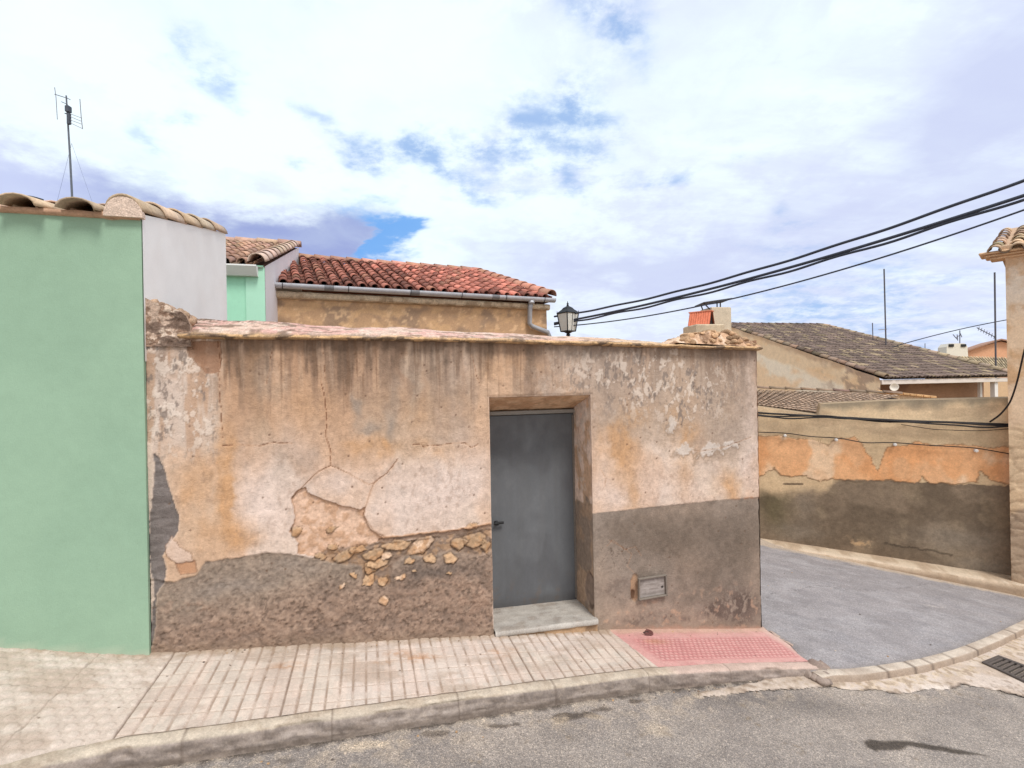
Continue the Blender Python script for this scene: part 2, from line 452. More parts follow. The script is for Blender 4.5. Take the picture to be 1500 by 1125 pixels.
    # grey damp
    for a in ((522, 600, 9, 22, 1.1), (540, 626, 18, 8, 1.1), (575, 628, 9, 14, 1.0), (575, 590, 8, 55, .6), (575, 640, 10, 12, .5), (605, 560, 14, 40, .45), (900, 610, 26, 14, .65), (880, 575, 30, 20, .4),
              (1035, 600, 25, 50, .45), (410, 680, 16, 30, .5), (385, 560, 18, 30, .4), (1080, 640, 26, 40, .45), (1075, 560, 26, 30, .5), (860, 520, 60, 14, .5), (640, 530, 26, 22, .4), (660, 570, 30, 25, .3)):
        c = mixc(c, (163, 147, 134), np.clip(blob(*a), 0, 1) * .8)
    c = c * (1 + (fin - .5) * .15 + (vf - .5) * .11)[..., None]
    wr_ = fbm(s * 60, z * 30, 3, 58); c = c * (1 - ss(.62, .72, wr_) * .05)[..., None]
    pk_ = ss(.60, .68, fbm(s * 34, z * 24, 4, 57)) * ss(.45, .6, med); c = mixc(c, (150, 122, 104), pk_ * .22)
    disp = (big - .5) * .018 + (med - .5) * .010 + (fin - .5) * .004 + (vf - .5) * .0016
    # flaking whitewash: left strip and the band right of the door
    flk = fbm(s * 16, z * 11, 5, 111); flk2 = fbm(s * 40, z * 26, 4, 121)
    leftz = ss(W(335, 600)[0], W(300, 600)[0], sw) * ss(W(250, 700)[1], W(250, 640)[1], zw)
    rightz = np.clip(blob(980, 565, 120, 50, 1.15) + blob(1010, 590, 40, 35, .6) + blob(850, 545, 60, 40, .5) + blob(930, 545, 50, 25, .6), 0, 1)
    fz = np.clip(np.maximum(leftz, rightz), 0, 1)
    c = mixc(c, (208, 190, 177), leftz * .7 * ss(.3, .6, med + .15)); c = mixc(c, (186, 148, 120), leftz * ss(.54, .64, fbm(s * 10 + 7, z * 1.2, 4, 113)) * .6)
    c = mixc(c, (184, 164, 149), rightz * .5)
    m = ss(.54, .60, flk * .45 + flk2 * .55) * fz
    c = mixc(c, (228, 212, 198), m * .65)
    c = mixc(c, (128, 104, 88), ss(.535, .55, flk * .45 + flk2 * .55) * (1 - m) * fz * .35); disp = disp + m * .0022
    m = ss(.585, .64, fbm(s * 13 + 30, z * 9, 5, 131) * .5 + fbm(s * 60, z * 24 + 3, 4, 133) * .5) * np.clip(fz * 1.1 - .1, 0, 1)
    c = mixc(c, (136, 122, 113), m * (.75 * leftz + .8 * (1 - leftz))); disp = disp - m * .002
    # peeled scabs
    for (px, py, rx, ry) in ((1002, 658, 17, 6), (1042, 656, 17, 6), (986, 622, 6, 9), (1070, 650, 12, 4)):
        s0, z0 = W(px, py); k = (W(px + 10, py)[0] - s0) / 10
        d = np.hypot((s + w1 * .06 + f1 * .06 - s0) / (rx * k), (z + w2 * .06 + f2 * .06 - z0 + .25 * (s - s0) ** 2 / (rx * k) * 1.5) / (ry * k)) + (flk2 - .5) * 1.1
        m = ss(1.25, .75, d); c = mixc(c, (216, 206, 198), m * .7)
        m2 = ss(1.5, 1.15, d) * (1 - m); c = mixc(c, (150, 126, 106), m2 * .55 * ss(0, -.01, z - z0)); disp = disp + m * .003
    # --- right-hand plinth (smooth cement, damp)
    d = sd_poly(s + f1 * .006, z + f2 * .006, PL_RIGHT); mr = ss(.003, -.003, d)
    pc = np.ones(sh + (3,)) * np.array([150, 135, 123.])
    pc = mixc(pc, (133, 118, 106), ss(.42, .62, med) * .8)
    for a in ((1000, 790, 60, 38, .75), (1085, 800, 36, 50, .8), (935, 780, 50, 30, .5), (1040, 840, 40, 30, .4)):
        pc = mixc(pc, (113, 99, 87), np.clip(blob(*a), 0, 1))
    for a in ((915, 900, 70, 22, .7), (885, 850, 16, 40, .4), (1020, 905, 60, 14, .7), (1010, 825, 26, 26, .35), (1105, 860, 18, 60, .45), (1000, 750, 60, 14, .35)):
        pc = mixc(pc, (176, 153, 134), np.clip(blob(*a), 0, 1))
    for a in ((1085, 890, 24, 26, .85), (1050, 893, 22, 8, .8), (935, 905, 30, 6, .45), (990, 910, 40, 5, .45), (900, 862, 40, 6, .3)):
        pc = mixc(pc, (103, 88, 80), np.clip(blob(*a) * ss(.38, .56, fin * .6 + flk2 * .4) * 1.5, 0, 1))
    pc = mixc(pc, (186, 152, 128), ss(.60, .66, flk * .5 + fin * .5) * ss(W(0 + 950, 860)[1], W(950, 900)[1], z) * .6)
    f_1, f_2, _ = voro(s * 9 + w1 * 3, z * 9 + w2 * 3, 7)
    ck = ss(.045, .0, f_2 - f_1) * np.clip(blob(905, 810, 32, 32, 1.1) + blob(985, 810, 30, 30, .5), 0, 1)
    pc = mixc(pc, (84, 70, 60), ck * .6)
    pc = pc * (1 + (fin - .5) * .2 + (vf - .5) * .12)[..., None]
    c = c * (1 - mr[..., None]) + pc * mr[..., None]
    disp = disp * (1 - mr * .5) - .003 * mr - ck * mr * .002
    # rusty line on top of the plinth at the corner
    m = ss(.02, 0, np.abs(d)) * ss(W(1060, 728)[0], W(1100, 728)[0], sj) * ss(.4, .6, fin); c = mixc(c, (170, 118, 88), m * .6)
    # --- missing plaster with ochre undercoat
    dm = sd_poly(sj, zj, MISSING); mm = ss(.003, -.004, dm)
    uc = np.ones(sh + (3,)) * np.array([222, 187, 162.]); uc = mixc(uc, (202, 163, 134), ss(.42, .62, fin))
    uc = uc * (1 + (vf - .5) * .22)[..., None]
    c = c * (1 - mm[..., None]) + uc * mm[..., None]
    disp = disp * (1 - mm * .6) + mm * (-.016 + (fin - .5) * .014)
    c = mixc(c, (150, 108, 78), ss(.007, .001, np.abs(dm)) * .55 * (1 - mm * .3))
    c = mixc(c, (232, 212, 200), ss(.02, .004, dm) * ss(0, .004, dm) * .3)
    # --- left plinth: thick rough cement render
    d = sd_poly(sj, zj, PL_LEFT); ml = ss(.006, -.006, d)
    rough = fbm(s * 9, z * 11, 6, 141, .6); rough2 = fbm(s * 44, z * 44, 4, 151)
    low = ss(W(400, 850)[1] + .12 * (med - .5), W(400, 905)[1] + .12 * (med - .5), z - .35 * (s - W(400, 850)[0]) * .35)
    pc = np.ones(sh + (3,)) * np.array([152, 135, 120.])
    pc = mixc(pc, (154, 129, 112), low * .9)
    pc = mixc(pc, (162, 139, 122), ss(.48, .64, rough) * (.2 + .3 * low))
    pc = mixc(pc, (122, 105, 94), ss(.48, .34, rough) * (.25 + .2 * low))
    pit_ = ss(.60, .68, fbm(s * 44, z * 50, 4, 143)); pc = mixc(pc, (96, 80, 70), pit_ * .5 * (.4 + .6 * low)); disp_p = pit_ * -.004
    pc = mixc(pc, (174, 142, 122), np.clip(blob(270, 895, 50, 14, .5) + blob(690, 880, 40, 36, .45) + blob(600, 870, 60, 14, .25), 0, 1) * ss(.4, .6, fin))
    pc = mixc(pc, (150, 137, 127), np.clip(blob(330, 860, 70, 16, .7) + blob(430, 830, 50, 14, .5), 0, 1) * (1 - low))
    pc = mixc(pc, (97, 88, 83), np.clip(blob(640, 835, 60, 14, .6) + blob(300, 822, 22, 8, .4), 0, 1))
    pc = pc * (1 + (rough2 - .5) * .34 + (vf - .5) * .2)[..., None]
    c = c * (1 - ml[..., None]) + pc * ml[..., None]
    disp = disp * (1 - ml * .8) + ml * (-.006 + low * .012 + disp_p + (rough - .5) * .024 * (.3 + .7 * low) + (rough2 - .5) * .009 * (.4 + .6 * low))
    # --- exposed rubble
    ds = sd_poly(sj, zj, STONEZ); ms = ss(.008, -.01, ds)
    mc = np.ones(sh + (3,)) * np.array([140, 118, 102.]); mc = mixc(mc, (186, 146, 110), ss(.45, .62, fin) * .7)
    c = c * (1 - ms[..., None] * .8) + mc * ms[..., None] * .8
    disp = disp * (1 - ms) + ms * (-.018 + (rough2 - .5) * .02)
    # stones: rounded broken blocks
    for i, (s0, z0, rx, ry) in enumerate(SMALLW):
        a0 = (_h(np.array([i]), np.array([3]), 5)[0] - .5) * .9
        xx = (s - s0 + f1 * .02) * cos(a0) + (z - z0 + f2 * .02) * sin(a0); yy = -(s - s0 + f1 * .02) * sin(a0) + (z - z0 + f2 * .02) * cos(a0)
        d = np.zeros(sh); g_ = np.random.default_rng(900 + i)
        for k_ in range(6):
            an = k_ * pi / 3 + g_.uniform(-.45, .45); hh = g_.uniform(.72, 1.08)
            d = np.maximum(d, (xx / rx * cos(an) + yy / ry * sin(an)) / hh)
        m = ss(1.04, .93, d)
        tone = _h(np.array([i]), np.array([9]), 2)[0]
        cc = np.array([206, 170, 134.]) * (.86 + .26 * tone) + np.array([8, 14, 24.]) * (tone > .7)
        ccx = np.ones(sh + (3,)) * cc; ccx = mixc(ccx, (186, 140, 100), ss(.46, .62, fin) * .6) * (1 + (vf - .5) * .25)[..., None]
        sm = ss(1.22, 1.02, d) * (1 - m) * .55
        c = mixc(c, (92, 70, 52), sm)
        ccx = mixc(ccx, (168, 142, 120), ss(.45, .62, med * .4 + rough2 * .6) * ss(.55, 1.0, d) * .8)
        c = c * (1 - m[..., None] * .93) + ccx * m[..., None] * .93
        tilt = xx / rx * (.004 * (tone - .5) * 4) + yy / ry * -.004
        disp = disp - sm * .01 + m * (.014 + tilt + (fin - .5) * .01) * ss(1.05, .8, d) ** .5
    # plaster lip above the stones, with broken edge
    dl = sd_line(sj, zj, LIP); m = ss(.012, .004, dl); c = mixc(c, (206, 163, 130), m * .85); disp = disp + m * .004
    m = ss(.02, .008, np.hypot(sj - s, zj - z) * 0 + sd_line(sj, zj + .022, LIP)); c = mixc(c, (96, 70, 52), m * .55); disp = disp - m * .01
    # --- grey cement and cream edge beside the green house
    d = sd_poly(sj, zj, CEMENT); m = ss(.003, -.003, d)
    gc = np.ones(sh + (3,)) * np.array([130, 121, 117.]); gc = mixc(gc, (108, 99, 95), ss(.45, .6, fbm(s * 9, z * 40, 4, 161)) * .7) * (1 + (vf - .5) * .2)[..., None]
    c = c * (1 - m[..., None]) + gc * m[..., None]; disp = disp - m * .008
    c = mixc(c, (228, 205, 188), ss(.012, .003, np.abs(d)) * (1 - m) * .4)
    d = sd_poly(sj, zj, CREAM); m = ss(.002, -.003, d); c = mixc(c, (222, 200, 182), m * .9); disp = disp + m * .006
    for pg, cc, dd in ((HOLE, (158, 118, 92), -.014), (BRICK, (190, 140, 106), -.004), (PALELOBE, (219, 193, 176), .004)):
        d = sd_poly(sj, zj, pg); m = ss(.003, -.004, d); c = mixc(c, cc, m * (.75 + .3 * (fin - .5))); disp = disp + m * dd
        c = mixc(c, (120, 90, 70), ss(.006, .001, np.abs(d)) * .5)
    # --- cracks
    for pts, wd in CRACKS:
        d = sd_line(s + w1 * .03 + f1 * .012, z + w2 * .03 + f2 * .012, pts)
        m = ss(wd, wd * .3, d) * (.45 + .55 * ss(.35, .55, med)); c = mixc(c, (122, 82, 58), m * .8); disp = disp - m * .006
        c = mixc(c, (214, 170, 138), ss(wd * 3.5, wd, d) * (1 - m) * .25)
    # pits
    f_1, f_2, idv = voro(s * 7, z * 7, 17)
    m = ss(.07, .03, f_1) * (idv > .72); c = mixc(c, (112, 88, 72), m * .7); disp = disp - m * .004
    # hatch surround: broken plaster
    hs, hz = W(931, 862); d = np.hypot((sj - hs) / .045, (zj - hz) / .12); m = ss(1.1, .8, d); c = mixc(c, (190, 150, 118), m * .75); disp = disp - m * .012
    m = ss(1.0, .6, np.hypot((sj - W(928, 872)[0]) / .03, (zj - W(928, 872)[1]) / .05)); c = mixc(c, (88, 62, 46), m * .7); disp = disp - m * .012
    # dirt at the foot
    foot = z - base(s)
    c = mixc(c, (150, 128, 108), ss(.10, .0, foot + (fin - .5) * .08) * .45)
    c = mixc(c, (198, 150, 130), ss(.05, .0, foot + (fin - .5) * .05) * ss(W(880, 900)[0], W(960, 900)[0], s) * .6)
    # rounded edges: door opening and right corner
    eo = np.minimum(np.minimum(np.abs(s - OL), np.abs(s - OR)) + 9 * (z > OT), np.where((s > OL - .02) & (s < OR + .02), np.abs(z - OT), 9))
    disp = disp - ss(.02, 0, eo) * .007 * (.4 + 1.4 * fin)
    c = mixc(c, (222, 196, 178), ss(.012, 0, eo + (fin - .5) * .012) * .35 * (z > -1.1))
    disp = disp - ss(SR - .035, SR, s + (fin - .5) * .02) ** 2 * .03
    c = mixc(c, (206, 180, 166), ss(SR - .03, SR, s + (fin - .5) * .03) * .5 * (z > -1.1))
    return disp, np.clip(lin(np.clip(c, 0, 255)) / KW, 0, .85)

shed = thing('plastered_shed', 'low old shed with stained, cracked pinkish plaster, bare stones and a grey metal door', 'shed', (WP.P(0, base(0.))).tolist())
STEP = .0072
sa = np.concatenate([np.linspace(SL, OL, int((OL - SL) / STEP))[:-1], np.linspace(OL, OR, int((OR - OL) / STEP))[:-1], np.linspace(OR, SR, int((SR - OR) / STEP))])
zb0 = -2.44
za = np.concatenate([np.linspace(zb0, OT, int((OT - zb0) / STEP))[:-1], np.linspace(OT, TOP + .03, int((TOP + .03 - OT) / STEP))])
SG, ZG = np.meshgrid(sa, za)
dsp, cl = wall_fields(SG, ZG)
Pw = WP.P(SG, ZG, -dsp)
cs = (SG[:-1, :-1] + SG[1:, 1:]) / 2; cz = (ZG[:-1, :-1] + ZG[1:, 1:]) / 2
keep = ~((cs > OL) & (cs < OR) & (cz < OT)) & (cz > base(cs) - .12) & (cz < np.interp(cs, [W(262, 480)[0], W(600, 497)[0], W(870, 503)[0], SR], [.375, .36, .325, .285]))
wb = MB(); wb.grid(Pw, cl, keep)
# reveals: the opening is splayed at the top
DK = .41                                   # depth of the recess
TIN = -.235                                # inner lintel height
def reveal(sx, sgn):
    kk = np.concatenate([np.linspace(0, .05, 8)[:-1], np.linspace(.05, DK + .05, 40)])
    K, Z = np.meshgrid(kk, za[za <= OT + 1e-6])
    d0, c0 = wall_fields(np.full(Z.shape, sx), Z)
    fade = np.clip(1 - K / .05, 0, 1)
    r = fbm(K * 12, Z * 7, 5, 201 + int(sgn)); r2 = fbm(K * 40, Z * 40, 3, 207)
    S = np.full(Z.shape, sx) + sgn * (r - .5) * .012 * (1 - fade) + sgn * (r2 - .5) * .004 * (1 - fade)
    P = WP.P(S, Z, K - d0 * fade)
    c = np.ones(Z.shape + (3,)) * np.array([228, 202, 184.])
    c = mixc(c, (196, 157, 124), ss(.42, .62, r) * .7); c = mixc(c, (224, 212, 202), ss(.55, .66, fbm(K * 9, Z * 9, 4, 211)) * .5)
    zl = W(845, 745)[1] + (K - DK) * -.1 + (r - .5) * .12
    m = ss(.01, -.01, Z - zl); pc = np.ones(Z.shape + (3,)) * np.array([152, 134, 119.]); pc = mixc(pc, (184, 154, 128), ss(.45, .6, fbm(K * 7, Z * 5, 5, 221)) * .8)
    c = c * (1 - m[..., None]) + pc * m[..., None]
    d = np.hypot((K - .1 + (r - .5) * .1) / .13, (Z - W(858, 872)[1]) / .14); m = ss(1.1, .95, d); c = mixc(c, (146, 126, 112), m); c = mixc(c, (96, 78, 66), ss(.2, .05, np.abs(d - 1.02)) * .7 * ss(.5, .3, K / .3))
    P = P + WP.n * 0 - WP.u * (m * .008)[..., None] * (-sgn)
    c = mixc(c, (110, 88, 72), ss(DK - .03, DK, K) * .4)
    c = c * (1 + (r2 - .5) * .25)[..., None]
    edge = np.clip(K / .03, 0, 1)[..., None]
    return P, c0 * (1 - edge) + lin(np.clip(c, 0, 255)) / KW * edge
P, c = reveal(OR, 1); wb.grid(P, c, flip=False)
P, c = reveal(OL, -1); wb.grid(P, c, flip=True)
kk = np.linspace(0, DK + .05, 40); so = sa[(sa >= OL - 1e-6) & (sa <= OR + 1e-6)]
S, K = np.meshgrid(so, kk)
d0, c0 = wall_fields(S, np.full(S.shape, OT)); fade = np.clip(1 - K / .05, 0, 1)
r = fbm(S * 9, K * 9, 5, 231)
Z = OT + (TIN - OT) * np.clip(K / DK, 0, 1.2) + (r - .5) * .012 * (1 - fade)
c = mixc(np.ones(S.shape + (3,)) * np.array([228, 192, 158.]), (208, 168, 134), ss(.4, .62, r)) * (1 + (fbm(S * 40, K * 40, 3, 4) - .5) * .2)[..., None]
edge = np.clip(K / .03, 0, 1)[..., None]
wb.grid(WP.P(S, Z, K - d0 * fade), c0 * (1 - edge) + lin(np.clip(c, 0, 255)) / KW * edge, flip=False)
# side wall round the corner, back and left end
DEPTH = 3.6
K, Z = np.meshgrid(np.linspace(.012, DEPTH, 150), np.linspace(-2.7, TOP, 110))
r = fbm(K * 3, Z * 3, 5, 241); m = ss(.01, -.01, Z + 1.12 + (r - .5) * .1)
c = mixc(mixc(np.ones(K.shape + (3,)) * np.array([200, 165, 140.]), (176, 140, 116), ss(.4, .6, r)), (128, 112, 100), m)
wb.grid(WP.P(SR + (r - .5) * .02 - ss(.03, 0, K) * .008, Z, K), lin(c) / KW)
Sg, Zg = np.meshgrid(np.linspace(SL, SR, 60), np.linspace(-2.7, .33, 40)); wb.grid(WP.P(Sg, Zg, DEPTH), lin((190, 160, 138)) / KW, flip=True)
wb.build('wall', M['plaster'], shed, smooth=True)

# coping: irregular mortar ledge and pinkish sloping cap
def coping():
    b = MB()
    s0 = W(262, 480)[0]; s1 = W(1108, 505)[0] + .01
    n = 700; prof = 22
    s = np.linspace(s0, s1, n)
    zt = np.interp(s, [s0, W(600, 485)[0], W(870, 494)[0], s1], [.525, .465, .412, .31]) + .03 * (fbm(s * 2.2, s * 0 + 2, 4, 299) - .5)      # crest
    zl = np.interp(s, [s0, W(600, 497)[0], W(870, 503)[0], s1], [.365, .352, .318, .275])
    tip = .068 + .02 * (fbm(s * 4, s * 0, 4, 301) - .5) - .03 * ss(.60, .64, fbm(s * 9, s * 0 + 3, 3, 305)) + .006 * (fbm(s * 40, s * 0 + 8, 2, 303) - .5)
    thick = .020 + .012 * (fbm(s * 12, s * 0 + 5, 4, 311) - .5)
    u = np.linspace(0, 1, prof)
    rows = []; cols = []
    # profile points (k behind plane, z): underside inner, tip bottom, tip top, slope up to the crest, flat back
    ks = [(.03, 'l', 0), (-.5, 'l', 0), (-1, 'l', 0.1), (-1, 'l', .55), (-.9, 'l', 1.0), (-.5, 'l', 1.15)]
    for kf, _, zf in ks:
        k = np.where(kf > 0, .03, tip * kf); z = zl + thick * zf - .012 * (zf == 0) * (1 + kf)
        rows.append((k, z))
    for w in np.linspace(.12, 1, 12):
        k = -tip * .5 + (.26 + tip * .5) * w
        z = zl + thick * 1.15 + (zt - zl - thick * 1.15) * (w ** .8)
        rows.append((k, z))
    rows.append((np.full(n, .5), zt - .01)); 
    P = np.zeros((len(rows), n, 3)); 
    for i, (k, z) in enumerate(rows):
        nz = (fbm(s * 6, s * 0 + i * .35, 5, 321) - .5); nz2 = (fbm(s * 50, s * 0 + i * .9, 3, 331) - .5)
        amp = .6 if i < 2 else 1
        P[i] = WP.P(s, z + amp * (nz * .018 + nz2 * .004), k + nz2 * .008 + nz * .012 * (i > 5))
    S = np.tile(s, (len(rows), 1)); I = np.tile(np.arange(len(rows))[:, None], (1, n)).astype(float)
    a = fbm(S * 3, I * .25, 4, 341); q = fbm(S * 14, I * .9, 5, 351); v = fbm(S * 50, I * 1.5, 3, 361)
    c = np.ones(S.shape + (3,)) * np.array([214, 184, 166.])
    c = mixc(c, (222, 190, 154), ss(W(760, 500)[0], W(960, 500)[0], S + (a - .5) * .6))
    c = mixc(c, (212, 166, 154), ss(.42, .6, a) * .8 * ss(W(1000, 500)[0], W(700, 500)[0], S))
    c = mixc(c, (224, 205, 188), ss(.5, .66, q) * .7)
    c = mixc(c, (130, 108, 92), ss(.56, .66, fbm(S * 8, I * .8 + 3, 5, 371)) * .8)
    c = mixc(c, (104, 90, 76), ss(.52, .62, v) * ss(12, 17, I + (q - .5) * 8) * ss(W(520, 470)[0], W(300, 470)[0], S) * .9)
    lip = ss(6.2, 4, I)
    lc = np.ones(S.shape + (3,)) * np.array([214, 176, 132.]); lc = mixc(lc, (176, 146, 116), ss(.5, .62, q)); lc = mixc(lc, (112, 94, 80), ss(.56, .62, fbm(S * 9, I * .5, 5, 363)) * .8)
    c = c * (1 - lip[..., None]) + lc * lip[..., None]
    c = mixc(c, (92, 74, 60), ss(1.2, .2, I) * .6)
    # long cracks along the cap
    c = mixc(c, (92, 72, 60), ss(.35, .1, np.abs(I - 13 - 3 * (fbm(S * 5, S * 0, 4, 381) - .5) * 2)) * ss(.45, .55, fbm(S * 3, S * 0 + 9, 3, 391)) * .8)
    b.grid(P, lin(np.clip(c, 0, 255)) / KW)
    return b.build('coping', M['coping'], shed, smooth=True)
coping()
# flat roof behind the coping
rb = MB()
Sg, Kg = np.meshgrid(np.linspace(SL, SR, 90), np.linspace(.45, DEPTH + .05, 50))
rz = np.interp(Sg, [SL, SR], [.40, .30]) + .02 * (fbm(Sg * 4, Kg * 4, 4, 5) - .5)
rb.grid(WP.P(Sg, rz, Kg), lin((176, 150, 132)) / KG); rb.build('roof', M['coping'], shed, smooth=True)

# ragged pier stump at the left end, rubble at the right end
pb = MB()
s0 = SL; s1 = W(281, 480)[0]
S, Z = np.meshgrid(np.linspace(s0, s1, 70), np.linspace(0, 1, 70))
ztop = np.interp(S, [s0, W(232, 440)[0], W(262, 452)[0], W(273, 462)[0], W(279, 480)[0], s1], [.625, .60, .55, .51, .44, .36]) + .03 * (fbm(S * 22, S * 0 + 1, 4, 401) - .5)
Zz = .30 + (ztop - .30) * Z
nz = fbm(S * 12, Zz * 12, 5, 411); nz2 = fbm(S * 34, Zz * 34, 4, 421)
f_1, f_2, idv = voro(S * 11 + nz, Zz * 14 + nz2, 23)
bulge = ss(.02, .18, f_2 - f_1)
c = np.ones(S.shape + (3,)) * np.array([204, 178, 158.]); c = mixc(c, (228, 206, 186), ss(.5, .62, nz)); c = mixc(c, (146, 116, 96), ss(.5, .4, nz2) * .8); c = mixc(c, (92, 76, 66), (1 - bulge) * .15)
c = mixc(c, (112, 92, 80), ss(.47, .56, fbm(S * 8 + 4, Zz * 16, 4, 431)) * .8)
kfront = -.004 - (nz - .5) * .028 - (nz2 - .5) * .014 - bulge * .003
pb.grid(WP.P(S, Zz, kfront), lin(np.clip(c, 0, 255)) / KW)
St, Kt = np.meshgrid(np.linspace(s0, s1, 70), np.linspace(0, 1, 14))
kt = kfront[-1][None, :] * (1 - Kt) + .34 * Kt
zt2 = ztop[-1][None, :] + .03 * (fbm(St * 20, Kt * 6, 4, 441) - .5) * np.clip(Kt * 5, 0, 1)
pb.grid(WP.P(St, zt2, kt), lin((178, 150, 128)) / KW)
Kt, Zt = np.meshgrid(np.linspace(0, .34, 14), np.linspace(.3, 1, 2))
pb.grid(np.stack([WP.P(np.full(14, s1), np.full(14, .28), np.linspace(-.02, .34, 14)), WP.P(np.full(14, s1), np.full(14, ztop[-1, -1]), np.linspace(-.02, .34, 14))]), lin((170, 140, 118)) / KW)
for i in range(16):
    ss_ = s0 + .03 + (s1 - s0 - .05) * rng.random(); kz = np.interp(ss_, S[0], ztop[-1])
    pb.rock(WP.P(ss_, kz - .012, .02 + .2 * rng.random()), .022 + .02 * rng.random(), lin(np.array([200, 168, 140.]) * (.8 + .3 * rng.random())) / KW, seed=500 + i)
pb.build('pier_stump', M['coping'], shed, smooth=True)

qb = MB()
sA = W(985, 500)[0]; sB = W(1108, 500)[0]
S, K = np.meshgrid(np.linspace(sA, sB + .015, 110), np.linspace(-.05, .42, 46))
hz = .335 + np.interp(S, [sA, W(1010, 480)[0], W(1050, 480)[0], W(1085, 480)[0], sB + .015], [0, .075, .135, .135, .03]) * ss(-.05, .07, K) * ss(.42, .25, K)
hz = hz - np.interp(S, [sA, sB], [0, .035]) + (fbm(S * 12, K * 12, 5, 451) - .5) * .05 * ss(-.05, 0, K)
c = mixc(mixc(np.ones(S.shape + (3,)) * np.array([206, 168, 136.]), (150, 118, 94), ss(.5, .6, fbm(S * 18, K * 18, 4, 461))), (226, 198, 172), ss(.52, .62, fbm(S * 10, K * 10, 4, 471)))
qb.grid(WP.P(S, hz, K), lin(c) / KW)
for i in range(80):
    a = sA + .12 + (sB - sA - .15) * rng.random(); k = -.02 + .2 * rng.random()
    zz = .335 + np.interp(a, [sA, W(1010, 480)[0], W(1050, 480)[0], W(1080, 480)[0], sB], [0, .075, .135, .135, .04]) * ss(-.05, .07, k) - np.interp(a, [sA, sB], [0, .035])
    t = rng.random()
    qb.rock(WP.P(a, zz - .002, k), .018 + .026 * rng.random(), lin(np.array([212, 172, 134.]) * (.68 + .4 * t)) / KW, seed=600 + i, flat=(1.2, 1, .75))
qb.build('broken_masonry', M['coping'], shed, smooth=False)

# door, frame, bolt, step, hatch
SDL = W(0, 0)[0] if False else OL - .06
SIN = OR                                    # the right reveal is square to the wall
zs = W(800, 912)[1]                         # top of the step
db = MB()
S, Z = np.meshgrid(np.linspace(OL - .02, OR + .005, 60), np.linspace(zs - .02, TIN - .045, 120))
wob = (fbm(S * 2.2, Z * 1.6, 3, 481) - .5) * .012
bb = fbm(S * 3, Z * 2, 4, 491); vst = fbm(S * 30, Z * 1.2, 3, 493)
c = np.ones(S.shape + (3,)) * np.array([104, 106, 109.]); c = mixc(c, (96, 97, 100), ss(.4, .62, bb)); c = mixc(c, (113, 115, 118), ss(.58, .72, fbm(S * 4 + 7, Z * 3, 5, 495)) * .55)
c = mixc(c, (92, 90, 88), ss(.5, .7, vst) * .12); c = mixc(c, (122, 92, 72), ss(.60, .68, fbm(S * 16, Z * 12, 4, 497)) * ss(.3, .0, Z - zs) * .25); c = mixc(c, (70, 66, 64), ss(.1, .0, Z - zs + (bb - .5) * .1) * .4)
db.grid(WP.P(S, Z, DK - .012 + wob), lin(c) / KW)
fz = TIN - .045
for zz_, flip in ((fz, False),):
    db.box(WP.P((OL + OR) / 2, (fz + zs) / 2, DK + .02), OR - OL + .04, .03, fz - zs, WP.u, lin((90, 92, 94)) / KW)
door = db.build('door', M['doormetal'], shed, smooth=True)
hb = MB()
hs, hz = W(728, 765); 
hs2 = WP.sz(727, 765, -DK)[0]; hz2 = WP.sz(727, 765, -DK)[1]
hb.tube([WP.P(hs2 - .03, hz2, DK - .045), WP.P(hs2 + .055, hz2 + .004, DK - .045)], .011, 10, lin((22, 22, 24)))
hb.box(WP.P(hs2 - .005, hz2, DK - .03), .03, .035, .035, WP.u, lin((20, 20, 22)), .004)
hb.build('door_handle', M['iron'], door)
fb = MB()
fb.box(WP.P((OL + OR) / 2, TIN - .02, DK - .02), OR - OL + .02, .05, .034, WP.u, lin((150, 146, 140)) / KW, .004)
fb.box(WP.P(OR - .008, (TIN + zs) / 2 - .03, DK - .005), .02, .035, TIN - zs - .05, WP.u, lin((120, 112, 104)) / KW, .004)
fb.build('door_frame', M['hatch'], shed)
st = MB()
ks = np.concatenate([[-.028, -.034, -.034, -.028], np.linspace(-.01, DK + .02, 20)])
zf = np.concatenate([[-.045, -.036, -.008, 0], np.zeros(20)])
Sx = np.linspace(OL + .006, OR + .012, 60)
S, I = np.meshgrid(Sx, np.arange(len(ks)))
nz = fbm(S * 10, ks[I] * 10, 5, 501)
zslope = -.022 * (S - OL) / (OR - OL)
c = np.ones(S.shape + (3,)) * np.array([188, 180, 170.]); c = mixc(c, (166, 157, 148), ss(.44, .62, nz) * .8); c = mixc(c, (206, 200, 191), ss(.4, .6, fbm(S * 4, ks[I] * 30, 4, 511)) * .5); c = mixc(c, (166, 150, 134), ss(.6, .7, nz) * .3)
c = mixc(c, (216, 210, 202), (I < 3) * .6)
st.grid(WP.P(S, zs + zf[I] + zslope + (nz - .5) * .006, ks[I] + (nz - .5) * .006), lin(c) / KG)
# riser under the slab
S, Z = np.meshgrid(Sx, np.linspace(0, 1, 14)); zlo = base(Sx) - .06
Zr = zlo + (zs - .04 + zslope[0] - zlo) * Z; nz = fbm(S * 14, Zr * 14, 5, 521)
st.grid(WP.P(S, Zr, -.012 - (nz - .5) * .02), lin(mixc(np.ones(S.shape + (3,)) * np.array([150, 122, 96.]), (182, 150, 118), ss(.42, .6, nz))) / KW)
st.build('doorstep', M['concrete'], shed, smooth=True)

